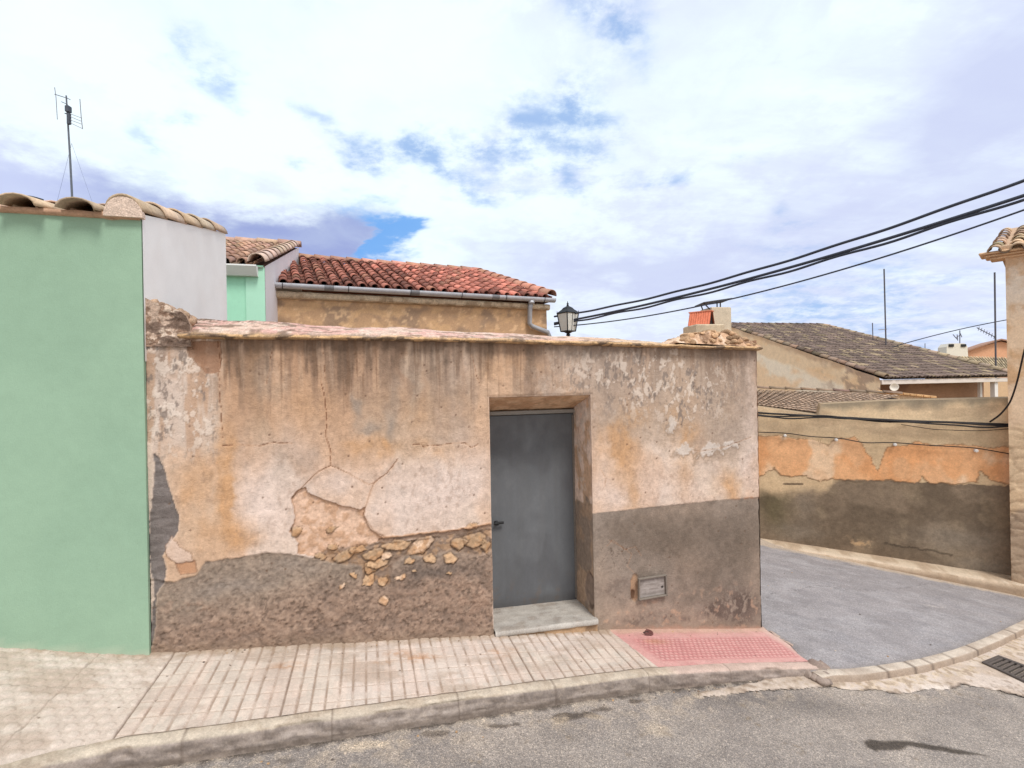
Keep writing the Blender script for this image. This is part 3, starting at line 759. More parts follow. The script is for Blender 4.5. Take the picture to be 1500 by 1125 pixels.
hp = Wp([(934, 847), (973, 841), (974, 870), (934, 877)])
def hatch():
    b = MB(); q = [WP.P(s, z, -.022) for s, z in hp]
    cc = lin((160, 152, 146)) / KW
    def bil(u, v): return (q[3] * (1 - u) + q[2] * u) * (1 - v) + (q[0] * (1 - u) + q[1] * u) * v
    U, V = np.meshgrid(np.linspace(.04, .96, 40), np.linspace(.05, .95, 30))
    P = np.array([[bil(U[i, j], V[i, j]) for j in range(40)] for i in range(30)])
    st_ = fbm(U * 3, V * 14, 4, 531); P = P + WP.n * ((st_ - .5) * .004 - .008)[..., None]
    c = mixc(np.ones(U.shape + (3,)) * np.array([160, 151, 145.]), (140, 131, 125), ss(.45, .65, st_)); c = mixc(c, (30, 26, 24), ss(.055, .035, np.hypot((U - .88), (V - .42) * .75)))
    c = mixc(c, (176, 168, 162), ss(.55, .7, fbm(U * 8, V * 4, 4, 533)) * .25)
    b.grid(P, lin(c) / KW)
    o = b.build('meter_hatch', M['hatch'], shed, smooth=True)
    f = MB()
    for i in range(4):
        a_, b_ = q[i], q[(i + 1) % 4]
        d = (b_ - a_); L = np.linalg.norm(d)
        f.box((a_ + b_) / 2, L + .012, .026, .014, d / L, lin((128, 118, 108)) / KW, .003, w=np.cross(d / L, WP.n))
    f.build('hatch_frame', M['hatch'], o)
hatch()

# ================================================================== 2. PAVEMENT, KERB, ROADS
def t_in(s): return np.interp(s, [-5, -3.3, -2.86, -2.6, -1.545, -.565, .61, 1.3, 2.2], [1.9, 1.22, .965, .885, .800, .705, .600, .575, .585])
def t_out(s): return t_in(s) + np.interp(s, [-5, 0, .7, 2.2], [.105, .105, .10, .095])
SPK = lambda t: .593 + .16 * np.clip(t, -.1, .7)          # pink boundary
S_DOT = -2.66
pv = MB()
sv = np.concatenate([np.linspace(-6, -3.75, 60)[:-1], np.arange(-3.75, SR + .02, .0062)])
tv = np.linspace(-.06, 1, 170)
S, Tn = np.meshgrid(sv, tv)
T = np.where(Tn < 0, Tn, Tn * t_in(S))
zz = base(S)
nz = fbm(S * 4, T * 4, 5, 601); n2 = fbm(S * 25, T * 25, 4, 611); big = fbm(S * 1.3, T * 1.3, 3, 621)
c = np.ones(S.shape + (3,)) * np.array([224, 210, 196.])
c = mixc(c, (213, 194, 180), ss(.42, .62, nz) * .7); c = mixc(c, (234, 219, 208), ss(.5, .66, big) * .6)
# bars
inb = (S > S_DOT) & (S < SPK(T))
ps, pt = .0785, .148
bs_ = (S - S_DOT) / ps; gs = np.abs(bs_ - np.round(bs_)) * ps
bt = T / pt + .1; gt = np.abs(bt - np.round(bt)) * pt
wob = (n2 - .5) * .004
g1 = ss(.0095, .004, gs + wob) * inb; g2 = ss(.0075, .003, gt + wob) * inb
barid = _h(np.floor(bs_ + .5), np.floor(bt + .5), 31)
c = c * (1 + (barid - .5) * .07 * inb)[..., None]
c = mixc(c, (224, 192, 176), ss(.6, .75, barid) * inb * .15)
groove = np.maximum(g1 * (.55 + .45 * ss(.35, .6, nz)), g2 * .45)
gl = fbm(S * 9, T * 9, 4, 613); c = mixc(c, (160, 137, 120), g1 * (.25 + .75 * ss(.35, .62, gl)) * .68); c = mixc(c, (192, 170, 152), g2 * (1 - g1) * .6)
disp = -.0075 * np.maximum(g1, g2 * .55)
sb_ = bs_ / 10; seam = ss(.006, .003, np.abs(sb_ - np.round(sb_)) * ps * 10) * inb; c = mixc(c, (122, 102, 88), seam * .5)
# dotted tiles on the left
ind = S <= S_DOT
dd = .068
ii = np.floor((T / dd)); xo = (ii % 2) * .5
fx = S / (dd * 1.25) + xo; fxx = (fx - np.floor(fx) - .5) * dd * 1.25; fyy = (T / dd - ii - .5) * dd
rd = np.hypot(fxx, fyy); dm = ss(.029, .022, rd + (n2 - .5) * .008) * ind * ss(.0, .04, t_in(S) - T) * ss(.0, .05, T)
disp = disp + dm * .0065; c = mixc(c, (226, 213, 202), dm * .35)
ring = ss(.036, .028, rd) * (1 - dm) * ind; c = mixc(c, (186, 168, 154), ring * .55 * ss(.3, .6, n2))  # grimy ring round each pale dot, painted to stand for its shaded edge
sm = (np.minimum(np.abs(S + 3.09 + (T - .5) * .02), np.abs(T - .42) + 9 * (S > S_DOT)) < .0035) & ind
sm = np.maximum(sm * 1., ss(.006, .003, np.abs(S - S_DOT)) * .6); c = mixc(c, (128, 112, 100), sm * .75); disp = disp - sm * .004
c = mixc(c, (222, 206, 192), ind * .5)
c = mixc(c, (186, 165, 147), ss(.54, .68, fbm(S * 2.4 + 3, T * 5, 5, 617)) * .5)
# pink pad
inp = S >= SPK(T)
pm = ss(-.004, .004, S - SPK(T) + (n2 - .5) * .01)
pk = np.ones(S.shape + (3,)) * np.array([225, 173, 166.]); pk = mixc(pk, (214, 154, 149), ss(.4, .62, nz) * .6); pk = mixc(pk, (228, 186, 176), ss(.5, .7, n2) * .35)
dp = .042; fx = S / dp; fy = T / dp
fxx = (fx + .5 * (np.floor(fy) % 2)); fxx = (fxx - np.floor(fxx) - .5) * dp; fyy = (fy - np.floor(fy) - .5) * dp
stud = ss(.016, .011, np.maximum(np.abs(fxx), np.abs(fyy) * 1.15)) * inp * ss(0.0, .10, T - .08) * ss(0, .05, t_in(S) - T - .05) * ss(.06, .14, S - SPK(T)) * ss(.02, .08, SR - .03 - S)
pk = mixc(pk, (190, 122, 120), (1 - stud) * ss(.02, .08, T - .1) * ss(0, .05, t_in(S) - T - .05) * ss(.06, .14, S - SPK(T)) * ss(.02, .08, SR - .03 - S) * .62)
disp = disp + stud * .0045
pk = mixc(pk, (214, 180, 158), ss(.10, .0, T + (n2 - .5) * .08) * .7); pk = mixc(pk, (222, 192, 178), ss(.09, .0, SR - S + (n2 - .5) * .05) * .8)
c = c * (1 - pm[..., None]) + pk * pm[..., None]
# dirt along the wall and rust spots
c = mixc(c, (160, 136, 112), ss(.085, .0, T + (n2 - .5) * .10) * .55 * (1 - pm * .6))
disp = disp + ss(.05, -.02, T + (n2 - .5) * .04) * .012
for (px, py, r_) in ((585, 957, .05), (605, 965, .04), (735, 955, .07), (560, 970, .03), (960, 940, .05), (420, 975, .05), (620, 962, .06)):
    P = on_ground(px, py, pave_z); s0, t0 = to_st(P[0], P[1])
    c = mixc(c, (190, 138, 100), np.exp(-((S - s0) / (r_ * 2)) ** 2 - ((T - t0) / r_) ** 2) * (.2 + .8 * ss(.4, .6, n2)) * .45)
f_1, _, idv = voro(S * 6, T * 6, 41); m = ss(.05, .025, f_1) * (idv > .85); c = mixc(c, (84, 66, 54), m * .7)
disp = disp + (nz - .5) * .006 + (n2 - .5) * .0018
edge_r = ss(SR - .10, SR + .02, S) * ss(.15, .6, T) * .03
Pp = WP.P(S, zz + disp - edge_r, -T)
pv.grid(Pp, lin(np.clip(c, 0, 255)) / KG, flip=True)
structure(pv.build('pavement', M['paving'], smooth=True))

# kerb of cast concrete blocks
kb = MB()
sk = np.concatenate([np.linspace(-6, -3.4, 50)[:-1], np.arange(-3.4, SR + .035, .008)])
joints = [on_ground(px, py, pave_z) for px, py in ((268, 1080), (487, 1050), (672, 1027), (815, 1008), (950, 988), (1075, 985))]
joints = [to_st(p[0], p[1])[0] for p in joints]
prof = [(0.0, .001), (.02, .004), (.05, .004), (.08, .002), (.094, -.004), (.1, -.014), (.103, -.03)] + [(.104 + .006 * q, -.03 - .16 * q) for q in np.linspace(.08, 1, 14)]
P = np.zeros((len(prof), len(sk), 3)); C = np.zeros((len(prof), len(sk), 3))
jm = np.zeros(len(sk))
for j in joints: jm = np.maximum(jm, ss(.009, .002, np.abs(sk - j + .008 * (fbm(sk * 9, sk * 0, 2, 77) - .5))))
for i, (dt, dz) in enumerate(prof):
    q = fbm(sk * 9, sk * 0 + i * .4, 5, 631); q2 = fbm(sk * 40, sk * 0 + i, 3, 641); dmg = ss(.50, .66, fbm(sk * 4, sk * 0 + 4, 5, 651)) * (3 < i < 8)
    t = t_in(sk) + dt * (t_out(sk) - t_in(sk)) / .104 + (q2 - .5) * .006 + (q - .5) * .012 * (i > 3) - dmg * .022
    z = base(sk) + dz - .006 * dmg + (q - .5) * .008 - jm * .003 * (i > 0) - .006 * ss(1.6, 2.2, sk)
    P[i] = WP.P(sk, z, -(t - jm * .003 * (i > 3)))
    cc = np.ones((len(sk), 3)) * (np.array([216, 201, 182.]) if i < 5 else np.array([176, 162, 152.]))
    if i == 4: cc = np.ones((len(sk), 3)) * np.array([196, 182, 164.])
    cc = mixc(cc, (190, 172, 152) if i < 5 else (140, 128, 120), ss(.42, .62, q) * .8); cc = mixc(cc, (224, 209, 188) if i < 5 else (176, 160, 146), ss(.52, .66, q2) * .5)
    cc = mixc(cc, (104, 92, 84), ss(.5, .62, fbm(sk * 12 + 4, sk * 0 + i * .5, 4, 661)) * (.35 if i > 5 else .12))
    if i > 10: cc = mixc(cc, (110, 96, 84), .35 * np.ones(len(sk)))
    cc = mixc(cc, (214, 182, 172), ss(SPK(.6), SPK(.6) + .15, sk) * (.6 if i < 5 else .1))
    cc = mixc(cc, (112, 98, 88), jm * .45)
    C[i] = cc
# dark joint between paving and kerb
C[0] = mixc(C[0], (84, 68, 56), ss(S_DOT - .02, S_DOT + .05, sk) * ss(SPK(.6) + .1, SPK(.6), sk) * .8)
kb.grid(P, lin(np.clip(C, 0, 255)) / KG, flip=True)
# end of the kerb, turned into the side street
nn = 60; tt = np.linspace(-.02, 1, nn); Ke = []
for i, (ds_, dz) in enumerate([(0, .002), (.035, .003), (.06, -.006), (.068, -.02), (.075, -.06), (.08, -.14)]):
    t = tt * (t_out(SR + .03) + .002); q = fbm(tt * 8, tt * 0 + i * .5, 4, 671)
    Ke.append(WP.P(SR + .018 + ds_ + (q - .5) * .02 + .03 * ss(.3, 1, tt), base(SR + .02) + dz - .03 * ss(.15, .6, t) + (q - .5) * .012 - .012 * (ds_ + .03 * ss(.3, 1, tt)) * 10, -t))
kb.grid(np.array(Ke), lin((196, 172, 158)) / KG, flip=True)
structure(kb.build('kerb', M['concrete'], smooth=True))

# asphalt of the main street
xs = np.concatenate([np.linspace(-14, -3.2, 40)[:-1], np.arange(-3.2, 4.6, .0125), np.linspace(4.6, 14, 40)])
ys = np.concatenate([np.linspace(-9, 2.3, 40)[:-1], np.arange(2.3, 5.3, .0125), np.linspace(5.3, 6.2, 8)])
X, Y = np.meshgrid(xs, ys)
Z = road_z(X, Y); s, t = to_st(X, Y)
q = fbm(X * 3, Y * 3, 5, 701); q2 = fbm(X * 14, Y * 14, 5, 711); q3 = fbm(X * .9, Y * .9, 3, 721)
Z = Z + (q - .5) * .012 + (q2 - .5) * .006
tk = t - t_out(s)
c = np.ones(X.shape + (3,)) * np.array([160, 151, 144.])
c = mixc(c, (142, 134, 129), ss(.4, .62, q) * .6); c = mixc(c, (182, 170, 159), ss(.5, .68, q3) * .5)
c = mixc(c, (112, 106, 103), np.exp(-((X - 1.9) / 1.0) ** 2 - ((Y - 3.75) / .16) ** 2) * .55)
# wet patches and sand along the kerb
near = ss(.05, .0, tk + (q2 - .5) * .07) * (s < SR); c = mixc(c, (84, 74, 66), near * .7)
c = mixc(c, (190, 174, 156), ss(.45, .1, tk + (q3 - .5) * .5) * ss(.44, .6, q2) * .45)
for px, py, a, b_, p in ((835, 1050, .22, .05, .9), (745, 1062, .12, .035, .8), (640, 1075, .1, .03, .6), (930, 1027, .07, .03, .8), (880, 1040, .12, .03, .7), (420, 1115, .1, .03, .4)):
    P = on_ground(px, py, road_z)
    sx, tx = to_st(P[0], P[1]); m = np.exp(-((s - sx) / a) ** 2 - ((t - tx) / b_) ** 2)
    c = mixc(c, (80, 71, 64), ss(.3, .75, m + (q2 - .5) * 1.3) * p * .8)
for px, py, a, b_, p in ((550, 1092, .12, .05, .6), (815, 1055, .10, .05, .7), (965, 1070, .10, .07, .6), (870, 1050, .08, .03, .7), (1030, 1018, .16, .05, .7), (1110, 1005, .2, .06, .9), (530, 1095, .2, .05, .5), (1160, 1000, .12, .05, .9)):
    P = on_ground(px, py, road_z)
    sx, tx = to_st(P[0], P[1]); m = np.exp(-((s - sx) / a) ** 2 - ((t - tx) / b_) ** 2)
    c = mixc(c, (200, 183, 162), ss(.25, .9, m + (q2 - .5) * 1.1) * p * .8)
OIL = [on_ground(px, py, road_z)[:2] for px, py in ((1265, 1086), (1270, 1094), (1283, 1100), (1318, 1098), (1332, 1093), (1360, 1098), (1400, 1103), (1450, 1108), (1410, 1099), (1345, 1088), (1315, 1085), (1290, 1086), (1275, 1083))]
d = sd_poly(X + (q2 - .5) * .02, Y + (fbm(X * 14 + 8, Y * 14, 4, 715) - .5) * .02, OIL)
c = mixc(c, (78, 71, 65), ss(.014, -.012, d + (q2 - .5) * .012) * .92)
rd = MB(); rd.grid(np.stack([X, Y, Z], -1), lin(np.clip(c, 0, 255)) / KG)
structure(rd.build('road', M['asphalt'], smooth=True))

# side street (paler bluish asphalt), bounded by a flush concrete edging
EDGE = [(1188, 985), (1206, 981), (1240, 981), (1290, 975), (1345, 966), (1395, 953), (1440, 936), (1480, 918), (1500, 908), (1560, 872), (1640, 838)]
EDW = [on_ground(px, py, side_z)[:2] for px, py in EDGE]
def smoothpts(p, n):
    p = np.array(p); d = np.r_[0, np.cumsum(np.hypot(*np.diff(p, axis=0).T))]
    tt = np.linspace(0, d[-1], n); o = np.stack([np.interp(tt, d, p[:, k]) for k in (0, 1)], -1)
    for _ in range(6): o[1:-1] = (o[:-2] + 2 * o[1:-1] + o[2:]) / 4
    return o, tt
E2, ET = smoothpts(EDW, 260)
far_end = FA + (FA - FB) / np.linalg.norm(FA - FB) * 6
sspoly = [tuple(p) for p in E2[::6]] + [tuple(E2[-1]), tuple(FB + np.array([4.5, -1.7])), tuple(FB + (FB - FA) * .1 + np.array([.0, .6])), tuple(FB), tuple(FA), tuple(far_end), tuple(far_end + np.array([-1.4, -.6])), tuple(WP.P(SR, 0, DEPTH + 2)[:2]), tuple(WP.P(SR + .012, 0, .3)[:2]), tuple(WP.P(SR + .03, 0, 0)[:2]), tuple(WP.P(SR + .045, 0, -.3)[:2])]
xs = np.arange(-2.4, 11.2, .022); ys = np.arange(3.9, 11, .022); X, Y = np.meshgrid(xs, ys)
d = sd_poly(X, Y, sspoly)
Z = side_z(X, Y) + .004; q = fbm(X * 3, Y * 3, 5, 801); q2 = fbm(X * 14, Y * 14, 5, 811)
# lies a little below the kerb end; keep it under the pavement
Z = Z + (q - .5) * .012
c = np.ones(X.shape + (3,)) * np.array([169, 164, 165.]); c = mixc(c, (156, 151, 152), ss(.4, .62, q) * .7); c = mixc(c, (180, 177, 179), ss(.5, .66, fbm(X * 3.2 - Y * .8, Y * 7 + X * 1.5, 5, 821)) * .4); c = mixc(c, (136, 133, 137), ss(.56, .68, fbm(X * 5 - Y, Y * 9 + X * 2, 5, 823)) * .25)
c = mixc(c, (112, 108, 110), ss(.006, .002, sd_line(X + (q2 - .5) * .12, Y + (q - .5) * .2, [(2.6, 5.6), (3.6, 6.2), (4.4, 6.3), (5.6, 6.9)])) * .5)
sf, tf = (X - FA[0]) * FPL.u[0] + (Y - FA[1]) * FPL.u[1], (X - FA[0]) * FPL.n[0] + (Y - FA[1]) * FPL.n[1]
c = mixc(c, (205, 186, 165), ss(.52, .40, tf + (q2 - .5) * .16) * .85)
P = on_ground(1370, 888, side_z); c = mixc(c, (196, 188, 184), np.exp(-((X - P[0]) / .14) ** 2 - ((Y - P[1]) / .05) ** 2) * ss(.4, .6, q2))
m = np.exp(-(d / .05) ** 2); c = mixc(c, (140, 132, 128), m * .4)
cc_ = (d[:-1, :-1] < .02)
sb = MB(); sb.grid(np.stack([X, Y, Z], -1), lin(c) / KG, cc_)
structure(sb.build('side_street', M['asphalt2'], smooth=True))

# edging band
eb = MB()
tg = np.gradient(E2, axis=0); tg /= np.linalg.norm(tg, axis=1)[:, None]; nrm = np.stack([tg[:, 1], -tg[:, 0]], -1)     # towards the main street
ejt = np.zeros(len(ET))
rows = []; crow = []
EJ = [0.32, .72, 1.05, 1.3, 1.62, 2.1, 2.6, 3.1]
for j in EJ: ejt = np.maximum(ejt, ss(.016, .006, np.abs(ET - j)))
for i, (o, dz) in enumerate([(0, .002), (.006, .010), (.010, .012), (.05, .013), (.088, .011), (.095, .008), (.099, .0), (.104, -.045), (.108, -.10)]):
    q = fbm(ET * 8, ET * 0 + i * .4, 4, 831)
    p = E2 + nrm * (o + (q[:, None] - .5) * .012); z = side_z(p[:, 0], p[:, 1]) + dz + (q - .5) * .006 - ejt * .003
    rows.append(np.c_[p, z]); cc = np.ones((len(ET), 3)) * (np.array([218, 204, 188.]) if i < 5 else np.array([180, 160, 142.]))
    cc = mixc(cc, (184, 166, 150), ss(.45, .65, q) * .6); cc = mixc(cc, (104, 90, 80), ejt * .7); crow.append(cc)
eb.grid(np.array(rows), lin(np.array(crow)) / KG, flip=True)
eb.add([r_[0] for r_ in rows], [tuple(range(len(rows)))], lin((190, 172, 156)) / KG)
for i, (px, py, r_) in enumerate(((1190, 976, .05), (1199, 981, .065), (1207, 986, .055), (1203, 993, .05), (1194, 988, .045), (1184, 984, .04), (1213, 994, .035), (1186, 972, .035), (1210, 980, .04))):
    p = on_ground(px, py, side_z); eb.rock(p + [0, 0, -.02], r_, lin(np.array([176, 158, 146.]) * (.8 + .25 * rng.random())) / KG, seed=700 + i, flat=(1.25, 1, .65), sub=3)
structure(eb.build('edging_kerb', M['concrete'], smooth=True))

# concrete gutter with a ragged edge on the road side
GUT = [(1196, 992), (1225, 1008), (1262, 1013), (1290, 1012), (1310, 1016), (1332, 1017), (1338, 1013), (1365, 1009), (1395, 1011), (1408, 1003), (1450, 1010), (1500, 1022), (1640, 1060), (1900, 1100), (1900, 860), (1640, 850), (1560, 884), (1500, 920), (1440, 946), (1395, 962), (1340, 972), (1290, 980), (1220, 985)]
GW = [on_ground(px, py, road_z)[:2] for px, py in GUT]
xs = np.arange(1.0, 9.5, .013); ys = np.arange(3.0, 6.8, .013); X, Y = np.meshgrid(xs, ys)
q = fbm(X * 5, Y * 5, 5, 841); q2 = fbm(X * 22, Y * 22, 4, 851)
SPW = [on_ground(px, py, road_z)[:2] for px, py in ((1020, 1016), (1090, 1004), (1150, 990), (1186, 972), (1205, 972), (1232, 982), (1236, 1006), (1195, 1009), (1150, 1011), (1100, 1014), (1060, 1020), (1025, 1022))]
xw, yw = X + (q2 - .5) * .035, Y + (fbm(X * 22 + 5, Y * 22, 4, 853) - .5) * .035
d = np.minimum(sd_poly(xw, yw, GW), sd_poly(xw + (q - .5) * .06, yw + (q - .5) * .06, SPW))
MOU = on_ground(1197, 985, road_z)
mound = np.exp(-((X - MOU[0]) / .11) ** 2 - ((Y - MOU[1]) / .10) ** 2)
Z = road_z(X, Y) + .014 + (q - .5) * .012 + (q2 - .5) * .003 - ss(-.03, .01, d) * .01 + mound * (.085 + (q2 - .5) * .07)
c = np.ones(X.shape + (3,)) * np.array([219, 203, 190.]); c = mixc(c, (196, 176, 158), ss(.42, .62, q) * .7); c = mixc(c, (214, 190, 154), ss(.2, .0, np.abs(sd_line(X, Y, [tuple(p) for p in E2[:150:5]]) - .16)) * ss(.4, .6, q2) * .5)
c = mixc(c, (230, 217, 206), ss(.5, .66, fbm(X * 2, Y * 7, 4, 861)) * .5); c = mixc(c, (190, 170, 150), ss(.05, -.02, sd_poly(X, Y, SPW)) * (.35 + .5 * ss(.4, .6, q2))); c = mixc(c, (150, 130, 114), ss(.60, .68, q2) * .5)
c = mixc(c, (150, 132, 122), np.clip(mound * 1.3, 0, 1) * ss(.36, .56, q2)); c = mixc(c, (118, 104, 94), ss(-.022, -.004, d) * .75 * ss(.4, .6, q))
DR = [on_ground(px, py, road_z) for px, py in ((1442, 975), (1464, 966), (1562, 1003), (1540, 1020))]
dd_ = sd_poly(X, Y, [tuple(p[:2]) for p in DR])
cd = .5 * (d[:-1, :-1] + d[1:, 1:]); cdd = .5 * (dd_[:-1, :-1] + dd_[1:, 1:])
gb = MB(); gb.grid(np.stack([X, Y, Z], -1), lin(np.clip(c, 0, 255)) / KG, (cd < 0) & (cdd > 0))
structure(gb.build('gutter', M['concrete'], smooth=True))

# storm drain grate
def drain():
    cen = sum(DR) / 4
    r = thing('storm_drain', 'dark slotted iron drain grate let into the pale concrete gutter at right', 'drain', (cen - [0, 0, .02]).tolist())
    a, b, c_, d_ = [p + np.array([0, 0, .02]) for p in DR]
    f = MB(); ic = lin((96, 88, 84)) / KG
    for p, q in ((a, b), (b, c_), (c_, d_), (d_, a)):
        e = q - p; L = np.linalg.norm(e); f.box((p + q) / 2, L + .02, .03, .03, e / L, ic, .004)
    f.build('frame', M['iron'], r)
    for i in range(11):
        w = (i + .5) / 11
        p = a * (1 - w) + d_ * w; q = b * (1 - w) + c_ * w
        e = q - p; L = np.linalg.norm(e)
        bb = MB(); bb.box((p + q) / 2 - [0, 0, .004], L, .022, .022, e / L, lin((104, 95, 90)) / KG, .004); bb.build('bar', M['iron'], r)
    g = MB(); g.add([p - [0, 0, .026] for p in (a, b, c_, d_)], [(0, 1, 2, 3), (3, 2, 1, 0)], lin((24, 22, 20))); g.build('sump', M['iron'], r)
drain()

# valve cover on the pink paving
P = on_ground(946, 927, pave_z)
vb = MB(); vb.lathe(P + [0, 0, .002], [(.062, -.01), (.062, .004), (.056, .007), (.050, .004), (.044, .003), (.012, .003), (.010, .006), (.001, .006)], 28, lin((112, 70, 66)) / KG)
vb.box(P + [0, .0, .006], .05, .012, .006, WP.u, lin((60, 46, 42)), .001)
tag(vb.build('valve_cover', M['iron'], loc=P), 'small round dark valve cover set in the pink paving near the wall', 'cover')

# loose grit and crumbs of plaster
lb = MB(); g_ = np.random.default_rng(77)
for i in range(130):
    if i < 60: s_ = g_.uniform(-3.2, SR); t_ = t_out(s_) + .02 + abs(g_.normal()) * .07; P = WP.P(s_, 0, -t_); z_ = road_z(P[0], P[1])
    elif i < 105: s_ = g_.uniform(-2.6, SR); t_ = .01 + abs(g_.normal()) * .05; P = WP.P(s_, 0, -t_); z_ = base(s_)
    else: P = np.array([g_.uniform(2.6, 6), 0, 0]); P[1] = g_.uniform(4.3, 7); z_ = side_z(P[0], P[1]) + .004
    if OL < s_ < OR and 60 <= i < 105: continue
    r_ = g_.uniform(.003, .009); P[2] = z_ + r_ * .3
    lb.rock(P, r_, lin(np.array([[214, 196, 176.], [150, 128, 108], [196, 160, 122], [110, 98, 90]][i % 4])) / KG, seed=i, sub=1, flat=(1.3, 1, .7))
o_ = lb.build('grit', M['concrete']); o_['kind'] = 'stuff'; o_['label'] = 'loose grit and plaster crumbs scattered along the wall foot and kerb'; o_['category'] = 'grit'
# wide ground sheet
xs = np.linspace(-400, 400, 161); ys = np.linspace(-400, 400, 161); X, Y = np.meshgrid(xs, ys)
Z = -2.2 - .127 * np.clip(X, -14, 30) - .45 - .012 * np.clip(np.hypot(X, Y) - 14, 0, 300) + (fbm(X * .03, Y * .03, 4, 871) - .5) * 2 * ss(20, 80, np.hypot(X, Y))
gb = MB(); gb.grid(np.stack([X, Y, Z], -1), lin(mixc(np.ones(X.shape + (3,)) * np.array([176, 152, 122.]), (120, 118, 82), ss(.45, .6, fbm(X * .05, Y * .05, 4, 873)))) / KG)
structure(gb.build('ground', M['concrete'], smooth=True))

# ================================================================== 3. TILED ROOFS
def arc_tile(b, p0, p1, side, up, r0, r1, th, color, seg=8, inv=False, span=1.0, flat=1.0):
    """half-round tile from p0 (front) to p1 (back)"""
    V = []
    sg = -1 if inv else 1
    for p, r in ((p0, r0), (p1, r1)):
        for rr in (r, r - th):
            for k in range(seg + 1):
                t = pi * (.5 - span / 2) + pi * span * k / seg
                V.append(p + side * cos(t) * rr + up * sin(t) * rr * sg * flat)
    n = seg + 1; F = []
    for k in range(seg):
        F.append((k, k + 1, 2 * n + k + 1, 2 * n + k)); F.append((n + k + 1, n + k, 3 * n + k, 3 * n + k + 1)); F.append((n + k, n + k + 1, k + 1, k))
        F.append((2 * n + k, 2 * n + k + 1, 3 * n + k + 1, 3 * n + k))
    F += [(0, 2 * n, 3 * n, n), (n - 1, 2 * n - 1, 4 * n - 1, 3 * n - 1)]
    C = np.tile(np.asarray(color, float), (len(V), 1))
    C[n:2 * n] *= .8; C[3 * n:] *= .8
    b.add(V, F, C)

def tile_roof(b, O, a, up_dir, na, nb, pitch, rowl, colf, keep=lambda i, j, ca, cb: True, jit=.006, rad=.34, flat=1.0, pan0=0.0):
    a = np.array(a, float); a /= np.linalg.norm(a); d = np.array(up_dir, float); d /= np.linalg.norm(d)
    n = np.cross(a, d); n /= np.linalg.norm(n)
    if n[2] < 0: n = -n
    O = np.array(O, float)
    for j in range(nb):
        for i in range(na):
            ca, cb = (i + .5) * pitch, (j + .5) * rowl
            if not keep(i, j, ca, cb): continue
            jx, jy, jz = (rng.random(3) - .5) * 2 * jit
            p0 = O + a * (ca + jx) + d * (j * rowl - rowl * .0 + jy) + n * (pitch * .12 + .018 + jz * .5)
            p1 = O + a * (ca + jx * .5) + d * ((j + 1) * rowl + rowl * .18 + jy) + n * (pitch * .12)
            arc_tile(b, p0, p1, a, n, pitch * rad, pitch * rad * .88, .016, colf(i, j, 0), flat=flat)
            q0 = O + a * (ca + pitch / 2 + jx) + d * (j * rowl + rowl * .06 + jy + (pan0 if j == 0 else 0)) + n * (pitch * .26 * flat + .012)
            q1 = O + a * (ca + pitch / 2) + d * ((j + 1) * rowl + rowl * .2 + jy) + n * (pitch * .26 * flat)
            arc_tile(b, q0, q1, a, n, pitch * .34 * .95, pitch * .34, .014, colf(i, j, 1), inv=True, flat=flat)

def ridge(b, p, q, r, colf, L=.32, seg=10):
    p = np.array(p, float); q = np.array(q, float); d = q - p; T = np.linalg.norm(d); d /= T
    s = np.cross(d, [0, 0, 1.]); s /= np.linalg.norm(s); u = np.cross(s, d)
    n = max(1, int(T / L)); L = T / n
    for i in range(n):
        arc_tile(b, p + d * i * L + u * .015, p + d * (i + 1.12) * L, s, u, r, r * .88, .016, colf(i, 0, 2), seg)

def vary(c, amt=.16, k=KG):
    c = np.array(c, float)
    def f(i, j, kind):
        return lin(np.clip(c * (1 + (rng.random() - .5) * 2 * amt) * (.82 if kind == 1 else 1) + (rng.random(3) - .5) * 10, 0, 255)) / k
    return f

# ------------------------------------------------ green house at the left
gh = thing('green_house', 'pale green house at the left edge with cream roof tiles and white side wall', 'house', WP.P(-3.4, base(-3.4)).tolist())
EZ = 1.145
b = MB()
S, Z = np.meshgrid(np.linspace(-6.2, SL - .002, 80), np.linspace(-2.2, EZ + .02, 70))
q = fbm(S * 1.5, Z * 1.2, 4, 901)
c = np.ones(S.shape + (3,)) * np.array([152, 181, 156.]); c = mixc(c, (145, 174, 150), ss(.4, .62, q) * .5)
c = mixc(c, (196, 200, 178), ss(.05, 0, Z - base(S) + (fbm(S * 14, Z * 14, 4, 903) - .5) * .05) * .5)
b.grid(WP.P(S, Z, -.03 + (q - .5) * .008), lin(c) / KW)
Kk, Zk = np.meshgrid(np.linspace(-.03, .0, 3), np.linspace(-2.2, EZ, 30)); b.grid(WP.P(np.full(Kk.shape, SL - .002), Zk, Kk), lin((152, 181, 156)) / KW)
b.build('wall', M['stucco'], gh, smooth=True)
SLOPE = .48 / 2.1; KEND = 2.15; SW = SL + .004
b = MB()
Kk, V = np.meshgrid(np.linspace(-.028, KEND, 50), np.linspace(0, 1, 30))
topz = EZ + .045 + SLOPE * Kk; Zk = .2 + (topz - .2) * V
c = np.ones(Kk.shape + (3,)) * np.array([249, 249, 247.]); c = mixc(c, (243, 241, 238), ss(.4, .66, fbm(Kk * 2, Zk * 2, 4, 905)) * .6); c = mixc(c, (214, 206, 196), ss(.12, 0, Zk - .45 + (fbm(Kk * 9, Zk * 9, 4, 907) - .5) * .1) * .5)
b.grid(WP.P(np.full(Kk.shape, SW), Zk, Kk), lin(c) / KW)
